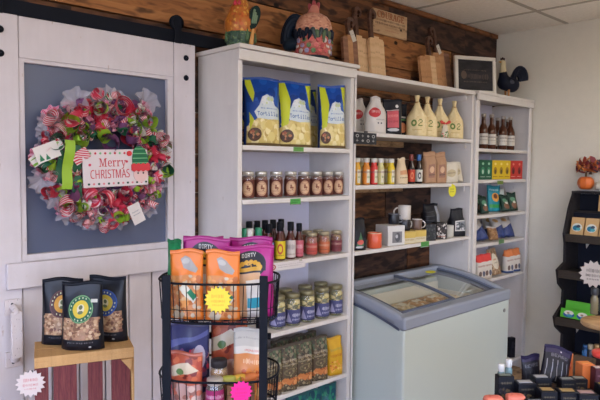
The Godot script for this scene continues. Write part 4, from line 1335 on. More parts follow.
	stamp("coffee_c", func(p): fill_pouch(p, DP, tex(c3, 0.5), mat(blk, 0.5)), "coffee_bag", "black coffee bag with a white photo label by the side panel", "coffee bag", at(456, 225, y, -2.16), -28)
	shelf_tag("green price tag under the patterned boxes", oz(425, 244.2, FRONT + 0.004), 0.085, 0.032, rgb(84, 150, 78))

func mug(label: String, pos: Vector3, r: float, h: float, c: Color, inside: Color, turn: float):
	var t := thing("mug", label, "mug", pos, turn)
	obj("cup", lathe([[0.001, 0.0], [r * 0.94, 0.0], [r, 0.006], [r, h - 0.002], [r * 0.97, h], [r * 0.93, h - 0.002], [r * 0.92, 0.01], [0.001, 0.008]], 22), mat(c, 0.3), t)
	obj("rim", lathe([[r * 1.01, h - 0.003], [r * 1.02, h], [r * 0.97, h + 0.0015], [r * 0.92, h]], 22), mat(inside, 0.3), t)
	var pts := []
	for i in 11:
		var a := lerpf(-0.5, 0.5, i / 10.0) * PI
		pts.append(Vector3(r * 0.96 + cos(a) * r * 0.72, h * 0.5 + sin(a) * h * 0.33, 0))
	obj("handle", tube(pts, r * 0.12, 8), mat(inside, 0.3), t)

# ---------- goods on the right bookcase ----------
func build_right_goods():
	var amber := mat(rgb(70, 36, 22), 0.12)
	var bi := pic(64, 64, rgb(196, 190, 180))
	scrawl(bi, 0.2, 0.8, 0.3, 0.16, rgb(90, 80, 76), 2)
	scrawl(bi, 0.2, 0.8, 0.6, 0.1, rgb(120, 108, 100), 3)
	var bim := tex(bi, 0.5)
	var sn := -1
	for px in [483.3, 491.5, 497.3, 502.8, 510.3, 507.5]:
		sn += 1
		var zz := -2.15 if px != 497.3 and px != 507.5 else -2.25
		stamp("syrup", func(p): fill_bottle(p, 0.033, 0.245, amber, mat(rgb(150, 140, 130), 0.3), bim, 0.42, 0.08, 0.22, 0.52, 0.40, 3.0), "syrup_bottle", ["amber syrup bottle next to the middle shelving", "amber syrup bottle, second of the front row from the middle shelving", "amber syrup bottle, nearer the middle shelving of the back pair", "amber syrup bottle, third of the front row from the middle shelving", "amber syrup bottle of the front row nearest the beige wall", "amber syrup bottle, nearer the beige wall of the back pair"][sn], "bottle", at(px, 130, 1.681, zz), -44, "amber syrup bottles")
	# tea cartons
	var tc := [rgb(28, 84, 62), rgb(206, 176, 36), rgb(184, 52, 46)]
	var tm := []
	for i in 3:
		var im := pic(48, 72, tc[i])
		pe(im, 0.5, 0.55, 0.26, 0.2, [rgb(60, 130, 96), rgb(150, 118, 40), rgb(120, 34, 36)][i])
		pe(im, 0.5, 0.6, 0.12, 0.12, [rgb(190, 210, 190), rgb(80, 70, 40), rgb(70, 24, 26)][i])
		pe(im, 0.5, 0.18, 0.16, 0.07, [rgb(150, 190, 160), rgb(226, 206, 120), rgb(214, 120, 100)][i])
		scrawl(im, 0.15, 0.85, 0.88, 0.06, [rgb(190, 200, 190), rgb(120, 90, 30), rgb(226, 180, 170)][i], 5 + i)
		tm.append(tex(im, 0.5))
	sn = -1
	for a in [[479.3, 0], [485.2, 0], [491.8, 1], [497.7, 1], [503.6, 1], [509.8, 2], [515.8, 2]]:
		var i: int = a[1]
		sn += 1
		stamp("tea%d" % i, func(p): fill_carton(p, 0.078, 0.137, 0.06, mat(tc[i], 0.5), tm[i]), "tea_carton", ["dark green tea carton at the end of the carton row", "dark green tea carton touching a yellow one", "yellow tea carton touching a green one", "yellow tea carton between two yellow ones", "yellow tea carton touching a red one", "red tea carton touching a yellow one", "red tea carton nearest the beige wall"][sn], "carton", at(a[0], 170, 1.466, -2.15), -8, ["green tea cartons", "yellow tea cartons", "red tea cartons"][i])
	# pouches
	var pim := []
	for i in 3:
		var im := pic(64, 80, [rgb(36, 62, 52), rgb(36, 140, 160), rgb(196, 206, 200)][i])
		if i == 0:
			pe(im, 0.5, 0.35, 0.3, 0.16, rgb(90, 140, 110))
			pe(im, 0.5, 0.7, 0.3, 0.2, rgb(120, 84, 64))
			pe(im, 0.55, 0.5, 0.15, 0.08, rgb(206, 206, 196))
		elif i == 1:
			pe(im, 0.55, 0.42, 0.28, 0.18, rgb(214, 150, 70))
			pe(im, 0.55, 0.38, 0.15, 0.1, rgb(110, 66, 44))
			pr(im, 0.1, 0.72, 0.9, 0.86, rgb(60, 150, 80))
			scrawl(im, 0.15, 0.85, 0.14, 0.1, rgb(210, 226, 226), 4)
		else:
			pe(im, 0.5, 0.6, 0.3, 0.2, rgb(96, 150, 110))
			scrawl(im, 0.2, 0.8, 0.25, 0.1, rgb(90, 110, 100), 6)
		pim.append(tex(im, 0.4))
	for a in [[479.5, 0, -2.19, 0.075, 0.12, -10, "dark green pouch against the left side of its shelf"], [484.8, 0, -2.125, 0.07, 0.11, -16, "dark green pouch tipped back before the teal pouch"], [494.0, 1, -2.21, 0.125, 0.185, -4, "large teal pouch with an orange picture"], [501.3, 2, -2.22, 0.07, 0.155, -4, "pale green and white pouch behind the dark ones"], [506.0, 0, -2.14, 0.08, 0.115, -18, "dark green pouch beside the white one"], [513.5, 0, -2.14, 0.085, 0.13, -14, "dark green pouch nearest the beige wall"]]:
		var P := {"w": a[3], "h": a[4], "d": 0.05, "phase": a[0]}
		stamp("rpouch%f" % a[0], func(p): fill_pouch(p, P, pim[a[1]], mat([rgb(34, 54, 48), rgb(34, 120, 140), rgb(190, 196, 190)][a[1]], 0.4)), "snack_pouch", a[6], "pouch", at(a[0], 205, 1.222, a[2]), -22, "pouches on the third corner shelf", Vector3(a[5], 0, 0))
	# slumped bags
	var si := []
	for i in 2:
		var im := pic(64, 80, [rgb(52, 66, 116), rgb(150, 112, 78)][i])
		if i == 0:
			pp(im, [[0.0, 0.0], [1, 0], [1, 0.35], [0.35, 0.62], [0, 0.7]], rgb(196, 190, 184))
			pe(im, 0.4, 0.22, 0.22, 0.12, rgb(190, 150, 96))
		else: specks(im, 0, 0, 1, 1, [rgb(176, 140, 100), rgb(120, 84, 60)], 30, 0.08, 2)
		si.append(tex(im, 0.35))
	for a in [[481.8, 0, -2.16, 0.125, 0.17, -38, 8.0, "blue and white bag slumped against the bookcase side"], [490, 0, -2.31, 0.12, 0.15, -10, 0.0, "blue and white bag leaning behind the brown packet"], [494, 1, -2.12, 0.08, 0.09, -25, 0.0, "small brown packet lying between the blue bags"], [500.0, 0, -2.16, 0.10, 0.17, -40, -5.0, "blue and white bag slumped beside the brown packet"], [509.0, 0, -2.145, 0.10, 0.175, -40, -5.0, "blue and white bag slumped at the wall end"]]:
		var P := {"w": a[3], "h": a[4], "d": 0.065, "phase": a[0], "wrinkle": 0.006, "prof": [[0.0, 0.5], [0.2, 1.0], [0.6, 0.95], [0.9, 0.3], [1.0, 0.05]]}
		stamp("slump%f" % a[0], func(p): fill_pouch(p, P, si[a[1]], mat(rgb(180, 176, 176), 0.4)), "snack_pouch", a[7], "bag", at(a[0], 232, 1.024, a[2]), -30, "bags on the fourth corner shelf", Vector3(a[5], 0, a[6]))
	# flour and mix bags
	var mi := []
	for i in 2:
		var im := pic(64, 96, rgb(206, 198, 188))
		pr(im, 0, 0, 1, 0.24, [rgb(206, 62, 58), rgb(206, 120, 70)][i])
		scrawl(im, 0.15, 0.85, 0.42, 0.1, rgb(150, 110, 100), 8 + i)
		pe(im, 0.35, 0.75, 0.14, 0.12, rgb(110, 90, 84))
		pe(im, 0.7, 0.75, 0.14, 0.12, rgb(90, 92, 110))
		pr(im, 0, 0.9, 1, 1, [rgb(190, 180, 170), rgb(60, 80, 130)][i])
		mi.append(tex(im, 0.6))
	sn = -1
	for a in [[479.3, 0], [485.8, 0], [507.6, 1], [514.6, 1]]:
		sn += 1
		var i: int = a[1]
		var P := {"w": 0.088, "h": 0.165, "d": 0.065, "boxy": 5.0, "top": 0.9, "pinch": 0.2, "prof": [[0.0, 0.95], [0.1, 1.0], [0.75, 0.92], [0.92, 0.4], [1.0, 0.15]]}
		stamp("mix%d" % i, func(p): fill_pouch(p, P, mi[i], mat([rgb(196, 60, 56), rgb(200, 118, 70)][i], 0.6)), "baking_mix_bag", ["red topped white bag against the bookcase side", "red topped white bag next to the tan oval label bag", "orange topped white bag next to the tan oval label bag", "orange topped white bag nearest the beige wall"][sn], "bag", at(a[0], 262, 0.761, -2.145), -20, ["red topped bags", "orange topped bags"][i])
	var rp := thing("round_label_bag", "tan bag with an oval cream label leaning between the red and orange topped bags", "bag", at(495.5, 262, 0.763, -2.135), -26)
	rp.rotation_degrees = Vector3(-12, -20, 4)
	var RP := {"w": 0.12, "h": 0.185, "d": 0.06, "top": 0.7, "wrinkle": 0.004}
	var ri := pic(64, 64, rgb(146, 116, 88))
	specks(ri, 0, 0, 1, 1, [rgb(176, 146, 112), rgb(110, 84, 62), rgb(196, 170, 136)], 60, 0.06, 4)
	obj("body", pouch_mesh(RP), tex(ri, 0.35), rp)
	var rl := pic(64, 64, rgb(206, 196, 176))
	scrawl(rl, 0.25, 0.75, 0.4, 0.12, rgb(176, 100, 70), 5)
	scrawl(rl, 0.25, 0.75, 0.6, 0.08, rgb(120, 110, 100), 6)
	obj("label", pouch_label(RP, -0.5, 0.62, 0.22, 0.85, true), tex(rl, 0.6), rp)
	obj("top_seal", pouch_seal(RP), mat(rgb(150, 120, 92), 0.4), rp)
	settle(rp, 0.7605)
	shelf_tag("green price tag under the yellow tea cartons", oz(500.3, 182.5, FRONT + 0.008), 0.085, 0.026, rgb(104, 128, 60))
	shelf_tag("green price tag under the slumped blue bags", oz(501.5, 241.5, FRONT + 0.008), 0.075, 0.030, rgb(100, 136, 92))
	var ap := oz(511, 352, -2.13)
	var ad := thing("power_adapter", "black power adapter standing on the corner bookcase's bottom shelf", "adapter", Vector3(ap.x, 0.101, -2.13), -20)
	obj("case", rbox(Vector3(0.05, 0.155, 0.04), 0.006, Vector3(0, 0.0775, 0)), mat(rgb(24, 26, 36), 0.5), ad)
	obj("vent", rbox(Vector3(0.03, 0.05, 0.002), 0.001, Vector3(0, 0.10, 0.0205)), mat(rgb(40, 42, 52), 0.5), ad)
	# plug and adapter on the bookcase below the shelves
	var ol := thing("power_outlet", "white wall outlet with a black plug below the corner shelves", "outlet", Vector3(4.31, 0.50, -2.400))
	obj("plate", rbox(Vector3(0.075, 0.12, 0.008), 0.002), mat(rgb(200, 196, 190), 0.5), ol)
	obj("plug", rbox(Vector3(0.03, 0.026, 0.03), 0.004, Vector3(0, 0.02, 0.018)), mat(rgb(36, 36, 42), 0.5), ol)
	obj("cord", tube([Vector3(0, 0.02, 0.03), Vector3(-0.01, -0.04, 0.06), Vector3(-0.06, -0.2, 0.05), Vector3(-0.1, -0.36, 0.04)], 0.004, 6), mat(rgb(36, 36, 42), 0.5), ol)

# ---------- things standing on top of the bookcases and hung on the planks ----------
func strip_poly(path: Array, w0: float, w1: float) -> PackedVector2Array:
	var a := PackedVector2Array()
	var b := PackedVector2Array()
	for i in path.size():
		var t: Vector2 = (path[mini(i + 1, path.size() - 1)] - path[maxi(i - 1, 0)]).normalized()
		var n := Vector2(-t.y, t.x) * lerpf(w0, w1, float(i) / (path.size() - 1)) / 2.0
		a.append(path[i] + n)
		b.append(path[i] - n)
	b.reverse()
	a.append_array(b)
	return a
func hook_poly(hgt: float, curl: float, side: float) -> PackedVector2Array:
	var path := [Vector2(0, -0.02), Vector2(0, hgt * 0.35), Vector2(-side * 0.004, hgt * 0.65)]
	for i in 11:
		var a := PI - i / 10.0 * PI * 1.45
		path.append(Vector2(side * (curl + cos(a) * curl), hgt - curl + sin(a) * curl))
	return strip_poly(path, 0.030, 0.014)
var dark_handle: Material
func cutting_board(label: String, pos: Vector3, w: float, h: float, hx: float, hh: float, side: float, woods: Array, tilt: Vector3, tag := false):
	var t := thing("cutting_board", label, "cutting board", pos, 0)
	t.rotation_degrees = tilt
	var n := woods.size()
	for i in n:
		var sw := w / n
		var x := -w / 2 + sw * (i + 0.5)
		var top := h - (0.012 if (i == 0 or i == n - 1) else 0.0)
		var poly := PackedVector2Array([Vector2(-sw / 2, 0.0), Vector2(sw / 2, 0.0), Vector2(sw / 2, top - (0.014 if i == n - 1 else 0.0)), Vector2(sw / 2 - (0.012 if i == n - 1 else 0.0), top), Vector2(-sw / 2 + (0.012 if i == 0 else 0.0), top), Vector2(-sw / 2, top - (0.014 if i == 0 else 0.0))])
		obj("board_strip", prism(poly, 0.020), woods[i], t, Vector3(x, 0, 0))
	obj("handle", prism(hook_poly(hh, 0.022, side), 0.019), dark_handle, t, Vector3(hx, h, 0))
	if tag:
		var im := pic(32, 64, rgb(206, 200, 190))
		scrawl(im, 0.2, 0.8, 0.4, 0.06, rgb(150, 140, 130), 4)
		obj("price_tag", box(Vector3(0.036, 0.066, 0.001), Vector3(0, -0.03, 0)), tex(im, 0.7), t, Vector3(hx + 0.012, h + hh * 0.25, 0.012), Vector3(0, 0, 24))

func build_top_goods():
	var walnut := wood(101, rgb(104, 70, 54), rgb(146, 104, 82), rgb(170, 126, 100), -0.5, 0.3, 1.0, 0.5, 0.5, 128, 256)
	var maple := wood(102, rgb(200, 160, 116), rgb(222, 186, 144), rgb(232, 202, 164), -0.5, 0.3, 1.0, 0.5, 0.5, 128, 256)
	var cherry := wood(103, rgb(160, 110, 74), rgb(192, 142, 98), rgb(208, 164, 120), -0.5, 0.3, 1.0, 0.5, 0.5, 128, 256)
	dark_handle = wood(104, rgb(60, 40, 34), rgb(92, 64, 52), rgb(112, 80, 64), -0.5, 0.3, 1.0, 0.5, 0.5, 128, 256)
	var ty := 2.0545
	var lean := Vector3(-6, 0, 0)
	cutting_board("slim walnut cutting board with a paper tag on its hooked handle", Vector3(2.600, ty, -2.325), 0.125, 0.255, 0.0, 0.10, 1.0, [walnut, cherry, walnut], lean, true)
	cutting_board("walnut and maple cutting board with a tall hooked handle", Vector3(2.715, ty, -2.352), 0.15, 0.275, -0.015, 0.165, 1.0, [walnut, maple, maple], lean)
	cutting_board("pale maple cutting board with a dark hooked handle", Vector3(2.845, ty, -2.325), 0.135, 0.285, -0.04, 0.155, 1.0, [maple, maple, maple], lean)
	cutting_board("wide cherry cutting board with a curled handle", Vector3(3.41, ty, -2.320), 0.24, 0.245, 0.005, 0.125, 1.0, [cherry, cherry, maple, cherry], Vector3(-7, 0, 2))
	cutting_board("reddish cutting board leaning behind the wide one with a paper tag", Vector3(3.600, ty + 0.016, -2.352), 0.21, 0.285, -0.045, 0.155, -1.0, [cherry, cherry, walnut], Vector3(-6, 0, 5), true)
	# plank sign on the wall
	var si := wood_image(256, 112, 55, rgb(150, 116, 84), rgb(190, 156, 120), rgb(206, 176, 140), -0.35, 0.4)
	scrawl(si, 0.06, 0.94, 0.42, 0.11, rgb(84, 62, 50), 7)
	scrawl(si, 0.06, 0.94, 0.56, 0.11, rgb(84, 62, 50), 8)
	scrawl(si, 0.35, 0.75, 0.80, 0.06, rgb(170, 110, 90), 9)
	var sg := thing("wooden_sign", "tan wooden plank sign reading COURAGE hung on the plank wall", "sign", Vector3(3.045, 2.452, WALL_Z + 0.018))
	obj("board", rbox(Vector3(0.345, 0.150, 0.014), 0.002), tex(si, 0.7), sg)
	var tmh := TextMesh.new()
	tmh.text = "COURAGE"
	var fnt := SystemFont.new()
	fnt.font_names = PackedStringArray(["Droid Serif"])
	fnt.font_weight = 700
	tmh.font = fnt
	tmh.font_size = 32
	tmh.pixel_size = 0.0017
	tmh.depth = 0.001
	var lt := obj("lettering", tmh, mat(rgb(150, 84, 44), 0.7), sg, Vector3(0, 0.046, 0.0078))
	lt.set_meta("label", "large brown capitals reading COURAGE")
	# framed dark print
	var fi := wood_image(192, 128, 77, rgb(26, 24, 30), rgb(34, 32, 38), rgb(44, 40, 44), 0.0, 0.5)
	scrawl(fi, 0.2, 0.8, 0.36, 0.05, rgb(92, 76, 72), 17)
	scrawl(fi, 0.15, 0.85, 0.54, 0.17, rgb(84, 66, 62), 18)
	scrawl(fi, 0.2, 0.8, 0.70, 0.05, rgb(92, 76, 72), 19)
	pe(fi, 0.2, 0.5, 0.07, 0.12, rgb(90, 72, 62))
	var fc := oz(476, 72, -2.20)
	var fw := 0.325
	var fh := 0.262
	var fr := thing("framed_sign", "dark chalkboard print in a thin white frame atop the shelves", "sign", Vector3(fc.x, 2.0605, -2.20))
	fr.rotation_degrees = Vector3(-5, -27, 0)
	var fm := mat(rgb(206, 200, 190), 0.5)
	obj("panel", box(Vector3(fw - 0.02, fh - 0.02, 0.010), Vector3(0, fh / 2, 0)), tex(fi, 0.6), fr)
	for y in [0.0125, fh - 0.0125]: obj("frame_bar", rbox(Vector3(fw, 0.025, 0.022), 0.003, Vector3(0, y, 0.002)), fm, fr)
	for s in [-1, 1]: obj("frame_bar", rbox(Vector3(0.025, fh - 0.05, 0.022), 0.003, Vector3(s * (fw / 2 - 0.0125), fh / 2, 0.002)), fm, fr)
	settle(fr, 2.0605)
	rooster_dark()
	rooster_jar()
	hen_jar()

func rooster_dark():
	var c := oz(510, 80, -2.16)
	var t := thing("rooster_figurine", "black rooster figurine with a curled tail beside the framed print", "figurine", Vector3(c.x - 0.022, 2.0605, -2.16), -24)
	var blackm := mat(rgb(24, 29, 44), 0.5)
	obj("body", blob([[Vector3(-0.035, 0.11, 0), Vector3(0.03, 0.10, 0), 0.050, 0.054], [Vector3(-0.04, 0.12, 0), Vector3(-0.05, 0.18, 0), 0.040, 0.028]], 0.008, 0.02), blackm, t)
	obj("head", blob([[Vector3(-0.052, 0.19, 0), Vector3(-0.052, 0.255, 0), 0.026, 0.018], [Vector3(-0.056, 0.26, 0), Vector3(-0.06, 0.265, 0), 0.018, 0.015]], 0.006, 0.012), mat(rgb(200, 186, 150), 0.5), t)
	obj("beak", lathe([[0.008, 0.0], [0.0005, 0.022]], 8), mat(rgb(190, 140, 70), 0.5), t, Vector3(-0.074, 0.262, 0), Vector3(0, 0, 90))
	var comb := PackedVector2Array([Vector2(-0.02, 0), Vector2(-0.018, 0.016), Vector2(-0.01, 0.008), Vector2(-0.002, 0.022), Vector2(0.006, 0.010), Vector2(0.014, 0.018), Vector2(0.016, 0)])
	obj("comb", prism(comb, 0.008), mat(rgb(60, 40, 44), 0.6), t, Vector3(-0.056, 0.276, 0))
	var s := new_st()
	for k in 4:
		var pts := []
		for i in 12:
			var a := -0.3 + i / 11.0 * PI * 1.15
			var rr := 0.046 + k * 0.010
			pts.append(Vector3(0.078 - cos(a) * rr * 0.75 + 0.012 * k * 0.4, 0.14 + sin(a) * rr + 0.004 * k, (k - 1.5) * 0.010))
		add_tube(s, pts, 0.019, 8, 0.013)
	obj("tail", done(s), blackm, t)
	var dots := mat(rgb(150, 150, 156), 0.6)
	for i in 7: obj("spot", lathe([[0.004, 0.0], [0.003, 0.002], [0.0005, 0.0025]], 8), dots, t, Vector3(-0.02 + 0.016 * (i % 4), 0.10 + 0.022 * (i / 4) + 0.006 * (i % 2), 0.040 + 0.003 * (1 - i % 2)), Vector3(80, 0, 0))
	obj("wing", blob([[Vector3(-0.01, 0.115, 0.036), Vector3(0.035, 0.10, 0.038), 0.022, 0.010]], 0.006, 0.01), mat(rgb(48, 54, 72), 0.5), t)
	for s2 in [-1, 1]:
		obj("leg", lathe([[0.010, 0.008], [0.007, 0.03], [0.010, 0.066]], 10), mat(rgb(184, 126, 70), 0.6), t, Vector3(-0.01, 0, 0.018 * s2))
	obj("stand", rbox(Vector3(0.085, 0.010, 0.06), 0.003, Vector3(-0.005, 0.005, 0)), mat(rgb(150, 104, 64), 0.7), t)

func feather_image(sd: int, base: Color, cols: Array) -> Image:
	var im := pic(128, 128, base)
	var g := RandomNumberGenerator.new()
	g.seed = sd
	for i in 420:
		var c: Color = cols[g.randi() % cols.size()]
		pe(im, g.randf(), g.randf(), g.randf_range(0.008, 0.016), g.randf_range(0.02, 0.045), c)
	return im
func rooster_jar():
	var z := -2.165
	var t := thing("rooster_jar", "orange ceramic rooster jar with a green wing on the left bookcase", "ceramic jar", Vector3(oz(240.5, 30, z).x, 2.0805, z), -43)
	var fm := tex(feather_image(3, rgb(176, 104, 44), [rgb(196, 124, 48), rgb(178, 84, 40), rgb(206, 156, 72), rgb(150, 84, 40), rgb(190, 100, 50)]), 0.35)
	obj("body", lathe([[0.056, 0.045], [0.066, 0.06], [0.072, 0.09], [0.072, 0.115], [0.062, 0.142], [0.049, 0.170], [0.037, 0.192], [0.029, 0.210], [0.025, 0.224], [0.018, 0.238], [0.001, 0.243]], 26), fm, t)
	var gim := feather_image(6, rgb(52, 78, 60), [rgb(40, 62, 52), rgb(84, 116, 80), rgb(110, 130, 84), rgb(36, 52, 50)])
	obj("leaf_base", lathe([[0.001, 0.0], [0.055, 0.0], [0.061, 0.008], [0.064, 0.03], [0.068, 0.055], [0.066, 0.064]], 26), tex(gim, 0.4), t)
	for i in 11:
		var a := TAU * i / 11.0
		obj("leaf", blob([[Vector3(0, 0.0, 0), Vector3(0, 0.030 + 0.010 * (i % 2), 0.003), 0.010, 0.004]], 0.005, 0.004), mat([rgb(44, 70, 56), rgb(74, 104, 70)][i % 2], 0.4), t, Vector3(sin(a) * 0.064, 0.030, cos(a) * 0.064), Vector3(0, rad_to_deg(a), 0))
	var wing := PackedVector2Array()
	for i in 18:
		var a := TAU * i / 18.0
		wing.append(Vector2(cos(a) * 0.026 * (1.0 + 0.15 * sin(a)), sin(a) * 0.056))
	var wg := obj("wing", prism(wing, 0.016), mat(rgb(26, 44, 42), 0.4), t, Vector3(0.062, 0.125, 0.034), Vector3(0, 34, -16))
	for k in 3:
		obj("wing_feather", blob([[Vector3(-0.010 + 0.009 * k, 0.03 - 0.01 * k, 0), Vector3(-0.006 + 0.009 * k, -0.030 + 0.004 * k, 0), 0.0065, 0.004]], 0.004, 0.003), mat(rgb(108, 132, 104), 0.5), wg, Vector3(0, 0, 0.008))
	obj("foot", blob([[Vector3(0.052, 0.012, 0.045), Vector3(0.060, 0.070, 0.045), 0.011, 0.007]], 0.005, 0.005), mat(rgb(196, 140, 76), 0.5), t)
	obj("comb", prism(PackedVector2Array([Vector2(-0.03, 0), Vector2(-0.028, 0.03), Vector2(-0.014, 0.018), Vector2(-0.004, 0.04), Vector2(0.008, 0.02), Vector2(0.022, 0.032), Vector2(0.026, 0)]), 0.018), mat(rgb(190, 52, 84), 0.4), t, Vector3(0, 0.222, 0.004))
	obj("beak", lathe([[0.012, 0.0], [0.0005, 0.028]], 8), mat(rgb(206, 160, 70), 0.5), t, Vector3(-0.02, 0.216, 0.018), Vector3(80, -45, 0))
	for s in [-1, 1]: obj("wattle", blob([[Vector3(-0.012 + s * 0.009, 0.200, 0.030), Vector3(-0.012 + s * 0.009, 0.186, 0.038), 0.006, 0.009]], 0.004, 0.004), mat(rgb(190, 52, 72), 0.4), t)
func hen_jar():
	var z := -2.20
	var t := thing("hen_jar", "pink flowered ceramic hen jar with a dark teal tail on the left bookcase", "ceramic jar", Vector3(oz(313, 40, z).x, 2.0805, z), -43)
	var low := feather_image(12, rgb(186, 104, 92), [rgb(200, 100, 96), rgb(176, 78, 82), rgb(206, 134, 112), rgb(150, 70, 70)])
	obj("bowl", lathe([[0.001, 0.0], [0.074, 0.0], [0.080, 0.006], [0.079, 0.014]], 28), mat(rgb(116, 150, 92), 0.4), t)
	obj("foot_band", lathe([[0.079, 0.013], [0.084, 0.018], [0.083, 0.026]], 28), mat(rgb(36, 46, 56), 0.4), t)
	obj("belly", lathe([[0.083, 0.025], [0.092, 0.045], [0.098, 0.075], [0.098, 0.105], [0.095, 0.130]], 28), tex(low, 0.35), t)
	var up := feather_image(14, rgb(206, 150, 124), [rgb(190, 124, 102), rgb(218, 170, 142), rgb(176, 112, 96)])
	obj("cover", lathe([[0.096, 0.131], [0.098, 0.155], [0.096, 0.180], [0.088, 0.205], [0.072, 0.226], [0.048, 0.240], [0.001, 0.248]], 28), tex(up, 0.35), t)
	# dark wing feathers wrapped round the front
	var sc := [mat(rgb(24, 32, 48), 0.4), mat(rgb(40, 58, 62), 0.4), mat(rgb(72, 96, 62), 0.4)]
	for i in 17:
		var a := -1.5 + 3.0 * i / 16.0
		var d := Vector3(sin(a), 0, cos(a))
		obj("wing_feather", blob([[Vector3(0, 0.012, 0), Vector3(0, -0.018 - 0.008 * (i % 3), 0.002), 0.013, 0.006]], 0.005, 0.005), sc[0 if i < 8 or i > 13 else 1 + i % 2], t, d * 0.096 + Vector3(0, 0.135 - 0.012 * (i % 2), 0), Vector3(0, rad_to_deg(a), 20.0 * sin(i * 1.7)))
	# curling tail at the left
	var ts := new_st()
	for k in 5:
		var pts := []
		for i in 12:
			var a := lerpf(-0.6, 2.5, i / 11.0)
			var rr := 0.026 + 0.012 * k
			pts.append(Vector3(-0.108 - cos(a + 0.4) * rr * 0.62, 0.140 + sin(a) * rr * 1.2, 0.010 * (k % 2) + 0.01))
		add_tube(ts, pts, 0.014, 8, 0.018)
	obj("tail", done(ts), mat(rgb(26, 36, 52), 0.4), t)
	obj("tail_root", blob([[Vector3(-0.07, 0.09, 0.02), Vector3(-0.125, 0.085, 0.01), 0.036, 0.030], [Vector3(-0.125, 0.085, 0.01), Vector3(-0.13, 0.14, 0.0), 0.028, 0.022]], 0.008, 0.015), mat(rgb(28, 40, 54), 0.4), t)
	obj("head", blob([[Vector3(0.0, 0.236, 0), Vector3(0.006, 0.268, 0), 0.036, 0.024]], 0.007, 0.015), mat(rgb(196, 128, 110), 0.4), t)
	obj("comb", blob([[Vector3(-0.012, 0.262, 0), Vector3(-0.020, 0.290, 0), 0.012, 0.009], [Vector3(0.004, 0.275, 0), Vector3(0.002, 0.305, 0), 0.012, 0.010], [Vector3(0.020, 0.272, 0), Vector3(0.026, 0.296, 0), 0.012, 0.009]], 0.005, 0.006), mat(rgb(164, 72, 78), 0.4), t)
	# raised flowers and leaves round the belly
	for i in 27:
		var a := -1.45 + 2.9 * (i % 9) / 8.0 + 0.12 * (i / 9)
		var y := 0.045 + 0.026 * (i / 9)
		var d := Vector3(sin(a), 0, cos(a))
		var m: Material = [mat(rgb(206, 104, 100), 0.4), mat(rgb(208, 200, 196), 0.4), mat(rgb(92, 124, 76), 0.4), mat(rgb(190, 84, 88), 0.4), mat(rgb(160, 150, 184), 0.4)][(i * 3 + i / 9) % 5]
		obj("flower", lathe([[0.001, 0.002], [0.009, 0.0], [0.013, 0.004], [0.008, 0.007], [0.004, 0.004], [0.0005, 0.006]], 9), m, t, d * (0.090 + 0.003 * (i / 9)) + Vector3(0, y, 0), Vector3(90 - 20 + 8 * (i % 5), rad_to_deg(a), 0))

